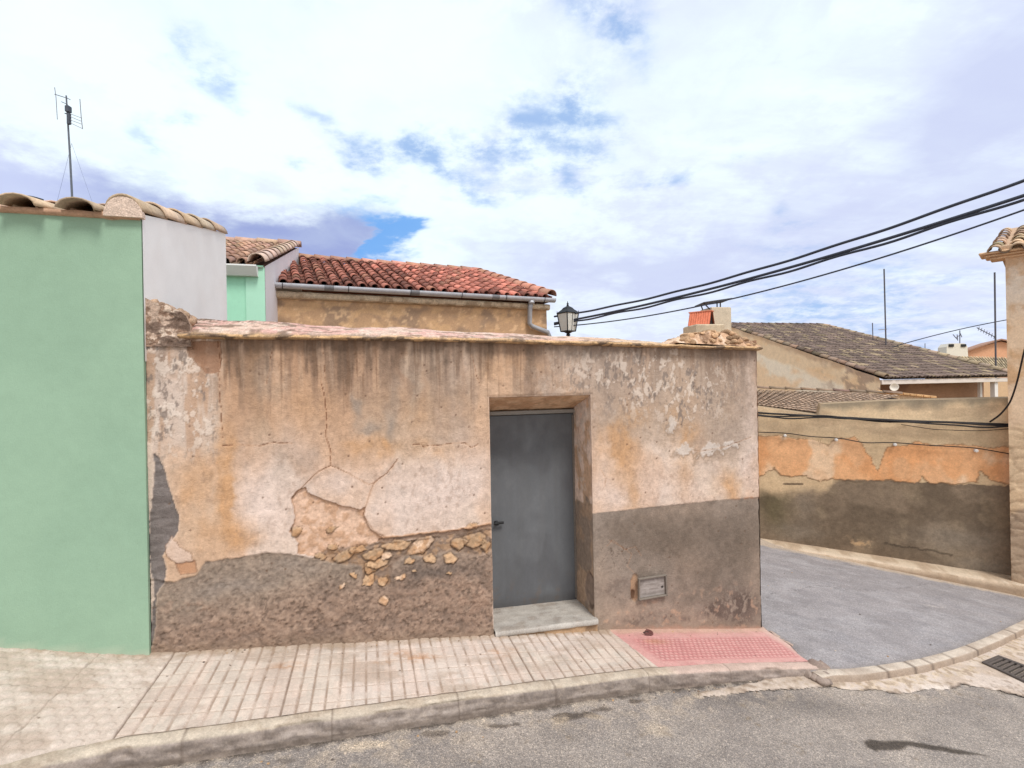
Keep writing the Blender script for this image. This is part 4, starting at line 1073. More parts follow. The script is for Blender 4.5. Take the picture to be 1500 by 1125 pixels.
b.grid(np.stack([WP.P(np.full(10, SW - .22 * q_), np.full(10, EZ + .055 + SLOPE * KEND) * w + (1 - w) * .2, np.full(10, KEND)) for w, q_ in ((0, 0), (1, 0))]) if False else np.stack([WP.P(np.linspace(SW, SW - .25, 4), np.full(4, .2), np.full(4, KEND)), WP.P(np.linspace(SW, SW - .25, 4), np.full(4, EZ + .045 + SLOPE * KEND), np.full(4, KEND))]), lin((206, 222, 206)) / KW)
b.grid(np.stack([WP.P(np.linspace(SW - .25, SW, 4), np.full(4, EZ + .0), np.full(4, .0)), WP.P(np.linspace(SW - .25, SW, 4), np.full(4, EZ + .055), np.full(4, .0))]), lin((220, 220, 216)) / KW)
b.build('side_wall', M['white'], gh, smooth=False)
b = MB()
a = WP.u; upd = -WP.n + np.array([0, 0, SLOPE])
cf = vary((222, 194, 168), .10)
pit = .31
# tiles only where they lie left of the verge
na = 12
tile_roof(b, WP.P(SL - .17 - na * pit, EZ - .035, -.125), a, upd, na, 6, pit, .385, cf, rad=.36, jit=.008, flat=.62, pan0=.07)
# mortar bed and boarding under the eave
Sg = np.linspace(SL - .10 - na * pit, SL - .004, 260); nz = fbm(Sg * 14, Sg * 0, 4, 911)
edge_rows = [WP.P(Sg, EZ - .004 + 0 * Sg, 0 * Sg - .028), WP.P(Sg, EZ + .002 + .01 * (nz - .5), -.05 + .02 * (nz - .5)), WP.P(Sg, EZ + .03 + .02 * (nz - .5), -.06 + .03 * (nz - .5)), WP.P(Sg, EZ + .035 + 0 * Sg, .02 + 0 * Sg), WP.P(Sg, EZ + .0 + SLOPE * KEND + 0 * Sg, KEND + 0 * Sg)]
b.grid(np.array(edge_rows), lin((188, 152, 126)) / KW)
b.build('roof', M['tile'], gh, smooth=True)
b = MB()
SV = SW - .095
p0 = WP.P(SV, EZ + .03, -.05); p1 = WP.P(SV + .01, EZ + .03 + SLOPE * KEND, KEND)
ridge(b, p0 + [0, 0, .005], p1 + [0, 0, .005], .108, vary((222, 196, 168), .08), L=.40, seg=12)
b.build('verge_tiles', M['tile'], gh, smooth=True)
b = MB()   # mortared round end of the verge
sd_ = WP.u; cen = WP.P(SV, EZ + .005, -.07)
ring_ = [cen + sd_ * .112 * cos(t) + np.array([0, 0, 1]) * .135 * sin(t) for t in np.linspace(0, pi, 20)] 
b.prism(ring_, -WP.n * .05, lin((226, 202, 184)) / KW); b.build('verge_end', M['coping'], gh)
b = MB()
b.grid(np.stack([WP.P(np.linspace(-6, SL, 10), np.full(10, -2.), np.full(10, KEND - .01)), WP.P(np.linspace(-6, SL, 10), np.full(10, EZ + SLOPE * KEND), np.full(10, KEND - .01))]), lin((190, 200, 180)) / KW, flip=True)
b.build('rear_wall', M['stucco'], gh)

# aerial on the green house
def aerial_left():
    base_ = at(108, 316, 6.2); top = at(97, 140, 6.1)
    r = thing('television_aerial', 'tall thin television aerial with rods on a grey mast above the green house', 'aerial', base_.tolist())
    ic = lin((70, 76, 86))
    b = MB(); b.tube([base_ - [0, 0, .25], base_ * .5 + top * .5 + [.0, 0, 0], top], [.013, .011, .008], 8, lin((96, 102, 112))); b.build('mast', M['iron'], r)
    def pt(px, py): return at(px, py, 6.1)
    b = MB(); b.tube([pt(80, 138), pt(99, 144), pt(103, 146)], .004, 6, ic); b.tube([pt(90, 149), pt(99, 153)], .004, 6, ic)
    b.build('boom', M['iron'], r)
    for seg in ([(80, 128), (82, 142)], [(82, 142), (84, 175)]):
        b = MB(); b.tube([pt(*seg[0]), pt(*seg[1])], .0035, 6, lin((120, 120, 130))); b.build('rod', M['iron'], r)
    b = MB(); b.tube([pt(117, 145), pt(119, 172), pt(121, 189)], .004, 6, lin((120, 120, 130))); b.build('reflector', M['iron'], r)
    for y0, y1 in ((166, 173), (170, 178), (175, 182), (179, 188)):
        b = MB(); b.tube([pt(101, y0), pt(120, y1)], .003, 6, lin((130, 126, 134))); b.build('rod', M['iron'], r)
    b = MB(); b.tube([pt(95, 166), pt(103, 168)], .006, 6, ic); b.box(pt(100, 160), .042, .05, .08, (1, 0, 0), ic, .008); b.box(pt(101, 174), .03, .03, .14, (1, 0, 0), ic, .008); b.build('amplifier', M['iron'], r)
    for px in (80, 140):
        b = MB(); b.tube([at(105, 210, 6.15), at(px, 310, 6.2)], .0016, 5, lin((130, 140, 170))); b.build('guy_wire', M['iron'], r)
aerial_left()
vc = at(47, 291, 5.0)
r = thing('roof_vent', 'dark round cap showing just above the pale tiles, left of the aerial', 'roof vent', (vc - [0, 0, .35]).tolist())
b = MB(); b.lathe(vc, [(.075, -.012), (.09, 0), (.085, .012), (.03, .022), (.001, .024)], 24, lin((48, 54, 66)), axis=(.12, -.1, 1)); b.build('cap', M['iron'], r)
b = MB(); b.tube([vc - [0, 0, .42], vc - [0, 0, .01]], .045, 14, lin((110, 106, 104))); b.build('pipe', M['iron'], r)

# ------------------------------------------------ mint house with a white end wall, behind
mh = thing('mint_house', 'mint green house with brown tiles and a white end wall behind the shed', 'house', at(360, 560, 8.2).tolist())
MP = Plane(at(388, 500, 8.0)[:2], radians(15.7))
b = MB(); S, Z = np.meshgrid(np.linspace(-3, 0, 40), np.linspace(-2, 1.9, 40)); b.grid(MP.P(S, Z, 0 * S), lin((170, 226, 196)) / KW); b.build('wall', M['stucco'], mh)
z_e = MP.sz(382, 392)[1]; KM = 4.4; z_r = at(437, 357, 12.3)[2] - .12
sl = (z_r - z_e) / KM
b = MB()
K, V = np.meshgrid(np.linspace(0, KM, 20), np.linspace(0, 1, 20)); Zk = -2 + (z_e + .02 + sl * K + 2) * V
b.grid(MP.P(np.full(K.shape, .02), Zk, K), lin((232, 226, 228)) / KW)
K2 = np.linspace(KM, KM + .5, 4); b.grid(np.stack([MP.P(np.full(4, .02), np.full(4, -2.), K2), MP.P(np.full(4, .02), np.full(4, z_r - .42), K2)]), lin((226, 220, 222)) / KW)
b.grid(np.stack([MP.P(np.linspace(-.25, .02, 4), np.full(4, -2.), np.full(4, -.02)), MP.P(np.linspace(-.25, .02, 4), np.full(4, z_e), np.full(4, -.02))]), lin((178, 226, 200)) / KW)
b.grid(np.stack([MP.P(np.linspace(-.25, .02, 4), np.full(4, -2.), np.full(4, KM)), MP.P(np.linspace(-.25, .02, 4), np.full(4, z_r), np.full(4, KM))]), lin((226, 220, 222)) / KW)
b.build('end_wall', M['white'], mh)
b = MB()
upd = -MP.n + np.array([0, 0, sl]); rl = sqrt(KM ** 2 + (z_r - z_e) ** 2)
tile_roof(b, MP.P(-3.1, z_e + .01, -.05), MP.u, upd, 13, 12, .225, rl / 12, vary((196, 158, 134), .16), jit=.008)
b.grid(np.stack([MP.P(np.linspace(-3.1, 0, 4), np.full(4, z_e - .01), np.full(4, -.05)), MP.P(np.linspace(-3.1, 0, 4), np.full(4, z_r - .01), np.full(4, KM))]), lin((150, 110, 90)) / KG)
b.grid(np.stack([MP.P(np.linspace(-3.1, 0, 4), np.full(4, z_r - .01), np.full(4, KM)), MP.P(np.linspace(-3.1, 0, 4), np.full(4, z_e), np.full(4, KM * 2))]), lin((150, 110, 90)) / KG)
b.build('roof', M['tile'], mh, smooth=True)
b = MB(); ridge(b, MP.P(-.08, z_e + .06, -.08), MP.P(-.08, z_r + .06, KM), .13, vary((222, 196, 178), .08), L=.42); b.build('verge_tiles', M['tile'], mh, smooth=True)
b = MB(); ridge(b, MP.P(-3.1, z_r + .05, KM), MP.P(.02, z_r + .05, KM), .13, vary((206, 170, 146), .1), L=.4); b.build('ridge_tiles', M['tile'], mh, smooth=True)
b = MB()
za_, zb_ = z_e - .15, z_e - .02
b.prism([MP.P(-3, za_, .0), MP.P(-3, za_, -.10), MP.P(-3, za_ + .05, -.14), MP.P(-3, zb_, -.2), MP.P(-3, zb_ + .02, -.2), MP.P(-3, zb_ + .02, 0)], MP.u * 2.93, lin((236, 236, 234)) / KW)
b.build('eaves_cornice', M['white'], mh)

# ------------------------------------------------ red-tiled house
RP = Plane((-4.3, 9.0), radians(24)); RL = 5.6
rh = thing('red_tiled_house', 'weathered brown house with red tiled roof and grey gutter behind the shed', 'house', RP.P(2.8, -2.1).tolist())
RE = 1.70
b = MB()
S, Z = np.meshgrid(np.linspace(.02, RL - .04, 160), np.linspace(-2.3, RE, 120)); q = fbm(S * 2.5, Z * 2.5, 5, 951); q2 = fbm(S * 12, Z * 12, 4, 953)
c = np.ones(S.shape + (3,)) * np.array([190, 154, 120.]); c = mixc(c, (162, 134, 110), ss(.42, .6, q)); c = mixc(c, (212, 172, 130), ss(.52, .64, fbm(S * 4 + 9, Z * 6, 5, 955)) * .8); c = mixc(c, (228, 190, 150), ss(.62, .68, q2) * .7)
c = mixc(c, (116, 98, 84), ss(.35, .0, S + (q - .5)) * .6)
b.grid(RP.P(S, Z, -(q - .5) * .03), lin(c) / KW)
K, Z = np.meshgrid(np.linspace(0, 3.2, 30), np.linspace(-2.3, RE, 40)); q = fbm(K * 3, Z * 3, 4, 957)
b.grid(RP.P(np.full(K.shape, RL - .04), Z, K), lin(mixc(np.ones(K.shape + (3,)) * np.array([180, 142, 108.]), (146, 116, 92), ss(.4, .6, q))) / KW)
K, Z = np.meshgrid(np.linspace(0, 6.4, 8), np.linspace(-2.3, RE, 8)); b.grid(RP.P(np.full(K.shape, .02), Z, K), lin((150, 120, 96)) / KW, flip=True)
b.build('wall', M['farplaster'], rh, smooth=True)
KR = 3.3; RZ = RE + .09 + 1.22
ca0 = .78; ca1 = 5.1
upd = -RP.n + np.array([0, 0, (RZ - RE - .09) / KR]); rl = sqrt(KR ** 2 + (RZ - RE - .09) ** 2)
b = MB(); nrow = 11
def rcol(i, j, kind):
    x = (i + .5) * .22 / RL
    fresh = ss(.42, .62, x + (rng.random() - .5) * .16 - (j / nrow) * .02 + .12 * (j > 6))
    c0 = np.array([166, 108, 92.]) * (1 - fresh) + np.array([208, 134, 116.]) * fresh
    c0 = c0 * (1 + (rng.random() - .5) * .4)
    if rng.random() < .16: c0 = c0 * .75
    if rng.random() < .12: c0 = c0 * .6 + np.array([196, 150, 120.]) * .4
    return lin(np.clip(c0 * (.85 if kind == 1 else 1), 0, 255)) / KG
def rkeep(i, j, ca, cb):
    w = cb / rl
    return ca > ca0 * w - .05 and ca < RL + .02 - (RL - ca1) * w
tile_roof(b, RP.P(0, RE + .09, -.14), RP.u, upd, 26, nrow, .2225, (rl + .14) / nrow, rcol, rkeep, jit=.012, rad=.36)
b.add([RP.P(0, RE + .05, -.12), RP.P(RL, RE + .05, -.12), RP.P(ca1, RZ - .02, KR), RP.P(ca0, RZ - .02, KR)], [(0, 1, 2, 3)], lin((100, 60, 50)) / KG)
b.add([RP.P(RL, RE + .05, -.12), RP.P(RL, RE + .05, KR * 2), RP.P(ca1, RZ - .02, KR)], [(0, 1, 2)], lin((130, 76, 62)) / KG)
b.add([RP.P(ca0, RZ - .02, KR), RP.P(ca1, RZ - .02, KR), RP.P(RL, RE + .05, KR * 2), RP.P(0, RE + .05, KR * 2)], [(0, 1, 2, 3)], lin((130, 76, 62)) / KG)
b.build('roof', M['tile'], rh, smooth=True)
b = MB()
ridge(b, RP.P(ca0 - .1, RZ + .05, KR), RP.P(ca1, RZ + .05, KR), .13, vary((206, 156, 134), .12), L=.36)
ridge(b, RP.P(RL + .0, RE + .16, -.16), RP.P(ca1, RZ + .06, KR), .135, vary((208, 150, 128), .12), L=.36)
b.build('ridge_tiles', M['tile'], rh, smooth=True)
b = MB()   # cornice
S, I = np.meshgrid(np.linspace(0, RL, 200), np.arange(7)); kk_ = np.array([0, -.05, -.09, -.10, -.10, -.06, 0])[I]; zz_ = np.array([-.14, -.135, -.12, -.07, -.03, -.01, 0])[I]; q = fbm(S * 8, I * .6, 5, 961)
c = mixc(mixc(np.ones(S.shape + (3,)) * np.array([222, 200, 172.]), (180, 156, 130), ss(.45, .6, q)), (226, 210, 186), ss(.5, .62, fbm(S * 3, I * .4, 4, 963)) * .7)
b.grid(RP.P(S, RE + .02 + zz_ + (q - .5) * .02, kk_ - (q - .5) * .02), lin(c) / KW); b.build('cornice', M['coping'], rh, smooth=True)
b = MB()   # half-round gutter
gr = .075
S_, A_ = np.meshgrid(np.linspace(-.02, RL + .06, 12), np.linspace(-.15, pi + .15, 14))
gz = RE + .10
for rr, fl in ((gr, False), (gr - .006, True)):
    b.grid(RP.P(S_, gz - np.sin(A_) * rr, -.19 - np.cos(A_) * rr), lin((200, 202, 210)) / KW, flip=fl)
for e in (-.02, RL + .06):
    b.add([RP.P(e, gz - sin(t) * gr, -.19 - cos(t) * gr) for t in np.linspace(0, pi, 14)], [tuple(range(14))], lin((150, 152, 160)) / KW)
for x in (1.0, 2.55, 4.2): b.grid(RP.P(np.meshgrid(np.linspace(x, x + .16, 2), np.zeros(14))[0], gz - np.sin(A_[:, :2]) * (gr + .003), -.19 - np.cos(A_[:, :2]) * (gr + .003)), lin((140, 142, 148)) / KW)
gut = b.build('gutter', M['zinc'], rh, smooth=True)
for px in (414, 511, 602, 677, 742, 798):
    s_ = RP.sz(px, 435, .25)[0]
    b = MB(); b.tube([RP.P(s_, gz - sin(t) * (gr + .006), -.19 - cos(t) * (gr + .006)) for t in np.linspace(-.2, 2.2, 10)], .006, 6, lin((40, 40, 44))); b.build('bracket', M['iron'], gut)
b = MB(); s_ = RP.sz(779, 455, .2)[0]; s2 = RL - .06
b.tube([RP.P(s_, gz - .06, -.17), RP.P(s_, gz - .2, -.12), RP.P(s_, gz - .52, -.08), RP.P(s_ + .06, gz - .58, -.08), RP.P(s2, gz - .70, -.08), RP.P(s2 + .05, gz - .8, -.07), RP.P(s2 + .05, -2.2, -.07)], .05, 12, lin((178, 178, 182)) / KW)
b.tube([RP.P(s_, gz - .06, -.19), RP.P(s_, gz - .12, -.19)], .065, 12, lin((190, 190, 194)) / KW); b.build('downpipe', M['zinc'], rh, smooth=True)

# ------------------------------------------------ lantern on the corner of the red-tiled house
def lantern():
    c = at(832, 470, 10.9); H = .60
    corner = RP.P(RL - .04, 0, .0)
    r = thing('street_lantern', 'black iron street lantern with frosted panes beside the red-tiled house corner', 'lantern', (c - [0, 0, .35]).tolist())
    ic = lin((30, 32, 36)); ang = radians(35)
    def sq(h, w): return [c + np.array([cos(ang + pi / 2 * k + pi / 4) * w, sin(ang + pi / 2 * k + pi / 4) * w, h]) for k in range(4)]
    lo, hi = sq(-.22, .155), sq(.16, .225)
    f = MB()
    for k in range(4):
        f.tube([lo[k], hi[k]], .012, 6, ic); f.tube([lo[k], lo[(k + 1) % 4]], .012, 6, ic); f.tube([hi[k], hi[(k + 1) % 4]], .014, 6, ic)
        m0 = (lo[k] + lo[(k + 1) % 4]) / 2; m1 = (hi[k] + hi[(k + 1) % 4]) / 2
        if k % 2 == 0: f.tube([m0, m1], .006, 6, ic)
        f.tube([hi[k], hi[k] + [0, 0, .05]], [.012, .004], 6, ic)
    f.build('frame', M['iron'], r)
    for k in range(4):
        g = MB(); q = [lo[k], lo[(k + 1) % 4], hi[(k + 1) % 4], hi[k]]; cc = c + [0, 0, -.03]
        q = [p + (cc - p) * .02 for p in q]; inn = (cc - sum(q) / 4); inn /= np.linalg.norm(inn)
        g.prism(q, inn * .006, (.8, .8, .78)); g.build('pane', M['glass'], r)
    b = MB(); a1 = sq(.165, .245); a2 = sq(.24, .13); a3 = sq(.275, .10); a4 = sq(.31, .03)
    V = a1 + a2 + a3 + a4; F = [(k + 4 * j, (k + 1) % 4 + 4 * j, (k + 1) % 4 + 4 + 4 * j, k + 4 + 4 * j) for j in range(3) for k in range(4)] + [(3, 2, 1, 0), (12, 13, 14, 15)]
    b.add(V, F, ic); b.build('cap', M['iron'], r)
    b = MB(); b.lathe(c + [0, 0, .31], [(.02, 0), (.028, .015), (.014, .03), (.026, .05), (.01, .065), (.006, .10), (.001, .105)], 12, ic); b.build('finial', M['iron'], r)
    b = MB(); b.lathe(c + [0, 0, -.33], [(.02, 0), (.05, .03), (.03, .06), (.10, .10), (.15, .11)], 12, ic)
    w = corner + np.array([0, 0, c[2] - .5])
    pts = [w * (1 - t) + (c + [0, 0, -.33]) * t + np.array([0, 0, -.12 * sin(pi * t)]) for t in np.linspace(0, 1, 12)]
    b.tube(pts, .018, 8, ic); b.tube([w + [0, 0, -.25], pts[7]], .012, 6, ic); b.box(w + [0, 0, -.08], .05, .03, .5, RP.u, ic, .004); b.build('bracket', M['iron'], r)
lantern()

# ================================================================== 4. ACROSS THE SIDE STREET
def Fz(px, py): return FPL.sz(px, py)
def Fp(p): return [Fz(*q) for q in p]
fs0, fs1 = -4.2, Fz(1487, 700)[0] + .1
ow = thing('orange_wall', 'peeling orange street wall with a dark damp base across the side street', 'wall', FPL.P(1.5, -2.7).tolist())
S, V = np.meshgrid(np.linspace(fs0, fs1, 420), np.linspace(0, 1, 240))
tS = [fs0, Fz(1112, 596)[0], Fz(1196, 608)[0], Fz(1199, 608)[0], Fz(1202, 592)[0], Fz(1300, 587)[0], Fz(1482, 583)[0], fs1]
tZ = [Fz(1112, 590)[1] + .2, Fz(1112, 596)[1], Fz(1196, 608)[1], Fz(1199, 608)[1], Fz(1202, 592)[1], Fz(1300, 587)[1], Fz(1482, 583)[1], Fz(1482, 583)[1]]
zt = np.interp(S, tS, tZ)
Z = -3.1 + (zt + 3.1) * V
w1 = fbm(S * 5, Z * 5, 4, 1001) - .5; w2 = fbm(S * 5 + 8, Z * 5, 4, 1003) - .5; f1 = fbm(S * 20, Z * 20, 4, 1005) - .5; f2 = fbm(S * 20 + 5, Z * 20, 4, 1007) - .5
big = fbm(S * 1.4, Z * 1.4, 4, 1009); med = fbm(S * 5, Z * 4, 5, 1011); fin = fbm(S * 26, Z * 26, 4, 1013)
sj = S + w1 * .06 + f1 * .05; zj = Z + w2 * .06 + f2 * .05
c = np.ones(S.shape + (3,)) * np.array([240, 211, 172.]); c = mixc(c, (226, 196, 158), ss(.42, .62, med) * .6); c = mixc(c, (190, 164, 134), ss(.5, .66, fbm(S * 2, Z * 7, 4, 1015)) * .5)
# weathered top edge of the parapet
c = mixc(c, (132, 122, 106), ss(.16, .0, zt - Z + (med - .5) * .2) * ss(Fz(1195, 600)[0], Fz(1205, 600)[0], S) * .7)
c = mixc(c, (206, 176, 138), ss(Fz(1300, 622)[1] + .02, Fz(1300, 650)[1], Z) * .5)
disp = (big - .5) * .03 + (med - .5) * .012
OR_ = Fp([(1050, 640), (1112, 637), (1150, 640), (1190, 643), (1212, 652), (1222, 641), (1250, 640), (1262, 652), (1275, 672), (1288, 690), (1292, 668), (1298, 655), (1325, 652), (1345, 645), (1365, 652), (1400, 652), (1485, 655), (1484, 690), (1478, 708), (1455, 704), (1436, 690), (1430, 706), (1395, 708), (1360, 708), (1350, 696), (1345, 708), (1290, 704), (1255, 705), (1220, 702), (1195, 704), (1180, 696), (1160, 698), (1145, 697), (1135, 686), (1118, 697), (1100, 706), (1050, 700)])
d = sd_poly(sj, zj, OR_); m = ss(.008, -.008, d)
oc = np.ones(S.shape + (3,)) * np.array([236, 180, 132.]); oc = mixc(oc, (240, 208, 174), ss(.45, .62, fbm(S * 3, Z * 2, 5, 1017)) * .85); oc = mixc(oc, (222, 156, 104), ss(.5, .68, big) * .6); oc = oc * (1 + (fin - .5) * .12)[..., None]
c = c * (1 - m[..., None]) + oc * m[..., None]; disp = disp * (1 - m * .5) + m * .008
c = mixc(c, (120, 88, 62), ss(.012, .002, np.abs(d)) * .55)
DK_ = Fp([(1050, 712), (1112, 722), (1160, 724), (1210, 718), (1230, 704), (1262, 702), (1300, 706), (1345, 707), (1400, 709), (1478, 711), (1488, 725), (1492, 960), (1050, 960)])
d = sd_poly(sj + (med - .5) * .1 * ss(Fz(1250, 700)[0], Fz(1200, 700)[0], S), zj + (med - .5) * .16 * ss(Fz(1250, 700)[0], Fz(1200, 700)[0], S), DK_)
soft = .008 + .1 * ss(Fz(1260, 700)[0], Fz(1180, 700)[0], S); m = ss(soft, -soft, d)
dc = np.ones(S.shape + (3,)) * np.array([136, 118, 99.]); dc = mixc(dc, (117, 101, 84), ss(.45, .62, fbm(S * 2, Z * 2.4, 4, 1019))); dc = mixc(dc, (156, 137, 112), ss(.54, .68, fbm(S * 3.2 + 3, Z * 3, 5, 1021)) * .4)
def fblob(px, py, rx, ry):
    s0, z0 = Fz(px, py); k = (Fz(px + 10, py)[0] - s0) / 10
    return np.exp(-((S + w1 * .2 - s0) / (rx * k)) ** 2 - ((Z + w2 * .2 - z0) / (ry * k)) ** 2)
dc = mixc(dc, (140, 127, 112), np.clip(fblob(1400, 790, 75, 26) + fblob(1165, 778, 40, 14) + fblob(1440, 830, 60, 14) + fblob(1180, 740, 16, 30) * .6, 0, 1) * .85)
dc = mixc(dc, (80, 78, 44), np.clip(fblob(1135, 745, 22, 30), 0, 1) * .35)
dc = mixc(dc, (190, 158, 122), np.clip(fblob(1258, 795, 14, 8), 0, 1) * ss(.5, .58, fin)); dc = mixc(dc, (72, 62, 52), ss(.02, .006, sd_line(sj, zj, Fp([(1295, 796), (1340, 803), (1395, 812)]))) * .6)
dc = dc * (1 + (fin - .5) * .2)[..., None]
c = c * (1 - m[..., None]) + dc * m[..., None]; disp = disp - m * .004
c = mixc(c, (96, 80, 64), ss(.02, .01, sd_line(S, Z, Fp([(1149, 709), (1175, 709)]))) * .8)
sp = MB(); sp.grid(FPL.P(S, Z, -disp), lin(np.clip(c, 0, 255)) / KW)
# thickness: top and back
tp = np.linspace(fs0, fs1, 420); ztp = np.interp(tp, tS, tZ)
sp.grid(np.stack([FPL.P(tp, ztp, -disp[-1]), FPL.P(tp, ztp + .01, np.full(420, .28)), FPL.P(tp, np.full(420, -3.), np.full(420, .28))]), lin((196, 170, 136)) / KG)
sp.build('wall_face', M['farplaster'], ow, smooth=True)
fstep = MB()    # raised concrete footing along the wall (footway)
n = 260; s_ = np.linspace(fs0, Fz(1490, 850)[0], n)
ztop = np.interp(s_, [fs0, Fz(1118, 789)[0], Fz(1493, 845)[0]], [Fz(1118, 789)[1] + .3, Fz(1118, 789)[1], Fz(1493, 845)[1]])
wid = np.interp(s_, [fs0, 0, 2.9], [.3, .3, .36])
rows = []; cr = []
for i, (kf, dz, cc) in enumerate([(-.03, 0, (216, 194, 168)), (.5, -.005, (222, 202, 176)), (.93, -.008, (228, 208, 184)), (1, -.02, (214, 190, 164)), (1.015, -.08, (186, 162, 138)), (1.02, -.5, (176, 152, 130))]):
    q = fbm(s_ * 6, s_ * 0 + i * .5, 4, 1031)
    rows.append(FPL.P(s_, ztop + dz + (q - .5) * .014, -(wid * kf) - (q - .5) * .02)); cr.append(mixc(np.ones((n, 3)) * np.array(cc, float), (178, 152, 126), ss(.48, .64, q) * .6))
fstep.grid(np.array(rows), lin(np.array(cr)) / KG, flip=True)
e = [r_[-1] for r_ in rows]; fstep.add(e + [e[0] - [0, 0, .5]], [tuple(range(len(e) + 1))], lin((170, 148, 128)) / KG)
structure(fstep.build('footway', M['concrete'], smooth=True))

# ------------------------------------------------ house with the dark tiled roof
SCL = 1.7; PH = radians(13); EL = np.array([7.8, 11.0]) * SCL
DP = Plane(EL, PH); DWd = 3.62 * SCL; DL = 5.2 * SCL
ze = at(1290, 556, EL[1])[2]; zr = 1.66 * SCL
dh = thing('brown_roof_house', 'low cream house with a broad dark brown tiled roof beyond the orange wall', 'house', DP.P(2, -3.6).tolist())
b = MB(); upd = -DP.n + np.array([0, 0, (zr - ze) / DL]); rl = sqrt(DL ** 2 + (zr - ze) ** 2)
def dcol(i, j, k):
    c0 = np.array([132, 114, 104.]) * (1 + (rng.random() - .5) * .35)
    if rng.random() < .16: c0 = np.array([176, 156, 128.]) * (.8 + .3 * rng.random())
    if k == 1: c0 = c0 * .72
    return lin(np.clip(c0, 0, 255)) / KG
npd = 34; pd = DWd / npd
def dkeep(i, j, ca, cb): return ca < DWd + .05 - .75 * cb / rl * 1.2 or True
tile_roof(b, DP.P(0, ze + .02, -.2), DP.u, upd, npd, 26, pd, (rl + .2) / 26, dcol, jit=.015)
b.add([DP.P(0, ze, -.15), DP.P(DWd, ze, -.15), DP.P(DWd, zr, DL), DP.P(0, zr, DL)], [(0, 1, 2, 3)], lin((86, 72, 66)) / KG)
b.add([DP.P(0, zr, DL), DP.P(DWd, zr, DL), DP.P(DWd, ze, DL * 2), DP.P(0, ze, DL * 2)], [(0, 1, 2, 3)], lin((110, 92, 84)) / KG)
b.build('roof', M['tile'], dh, smooth=True)
b = MB(); vf_ = vary((172, 152, 128), .2)
ridge(b, DP.P(DWd, ze + .1, -.2), DP.P(DWd, zr + .08, DL), .13, vf_, L=.42); ridge(b, DP.P(.06, ze + .07, -.2), DP.P(.06, zr + .06, DL), .12, vary((150, 128, 108), .25), L=.42); ridge(b, DP.P(0, zr + .08, DL), DP.P(DWd, zr + .08, DL), .13, vary((120, 104, 94), .2), L=.42)
b.build('ridge_tiles', M['tile'], dh, smooth=True)
b = MB()   # gable wall on the left, following the roof slope, ragged top
K, V = np.meshgrid(np.linspace(-.1, DL * 2, 260), np.linspace(0, 1, 80)); zt_ = np.where(K < DL, ze + (zr - ze) * K / DL, zr - (zr - ze) * (K - DL) / DL) + .10 + .07 * (fbm(K * 1.6, K * 0, 4, 1041) - .5)
Zk = -3.8 + (zt_ + 3.8) * V; q = fbm(K * .9, Zk * 1.4, 5, 1043); dtop = zt_ - Zk
c = np.ones(K.shape + (3,)) * np.array([255, 238, 212.]); c = mixc(c, (252, 214, 170), ss(.46, .62, q) * .8); c = mixc(c, (244, 206, 160), ss(.85, .7, dtop + (q - .5) * .6) * .6)
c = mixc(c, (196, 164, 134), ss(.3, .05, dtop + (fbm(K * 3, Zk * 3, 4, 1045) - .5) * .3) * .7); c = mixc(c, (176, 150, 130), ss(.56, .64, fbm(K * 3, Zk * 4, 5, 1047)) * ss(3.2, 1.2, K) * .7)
b.grid(DP.P(np.full(K.shape, -.10) + .1 * (fbm(K * 4, Zk * 4, 3, 1051) - .5) * ss(.5, 0, zt_ - Zk), Zk, K), lin(c) / KW, flip=True)
S, Z = np.meshgrid(np.linspace(-.05, DWd, 40), np.linspace(-3.8, ze - .02, 30)); b.grid(DP.P(S, Z, .9 + 0 * S), lin(mixc(np.ones(S.shape + (3,)) * np.array([150, 112, 90.]), (176, 136, 108), ss(.4, .6, fbm(S, Z * 2, 4, 1049)))) / KW)
b.build('wall', M['farplaster'], dh, smooth=True)
b = MB(); b.box(DP.P(DWd / 2, ze - .10, -.05), DWd + .1, .16, .16, DP.u, lin((226, 214, 204)) / KW, .01); b.build('eaves_beam', M['white'], dh)
b = MB(); sx = DP.sz(1457, 570)[0]
b.box(DP.P(sx, ze - 2, 0.02), .16, .16, 3.7, DP.u, lin((232, 226, 220)) / KW, .01); b.build('porch_post', M['white'], dh)
b = MB(); sx2 = DP.sz(1448, 570)[0]; b.box(DP.P(sx2, ze - 2, .3), .1, .1, 3.7, DP.u, lin((232, 226, 220)) / KW, .01); b.build('porch_post', M['white'], dh)
# low parapet with coping tiles in the porch
b = MB()
p_, q_ = at(1284, 574, 17.3), at(1370, 583, 16.6)
e = (q_ - p_); L = np.linalg.norm(e); b.box((p_ + q_) / 2 - [0, 0, 1.4], L, .25, 2.8, e / L, lin((216, 186, 152)) / KW)
for i in range(9):
    c_ = p_ + e * (i + .5) / 9; b.box(c_ + [0, 0, .03], L / 9 - .02, .42, .07, e / L, lin(np.array([238, 190, 138.]) * (.9 + .15 * rng.random())) / KW, .01)
b.build('terrace_parapet', M['coping'], dh)

# small white dish on the terrace
dc_ = at(1310, 567, 17.0)
r = thing('satellite_dish', 'small white satellite dish under the dark roof eaves', 'dish', (dc_ - [0, 0, .4]).tolist())
b = MB(); b.lathe(dc_, [(.02, .05), (.08, .03), (.125, .0), (.13, .0), (.09, .035), (.02, .06)][::-1], 20, lin((240, 236, 226)) / KW, axis=(.35, .9, .1)); b.build('reflector', M['white'], r, smooth=True)
b = MB(); b.tube([dc_ + [.03, .12, 0], dc_ + [.03, .16, -.5]], .02, 8, lin((120, 116, 112))); b.build('mount', M['iron'], r)

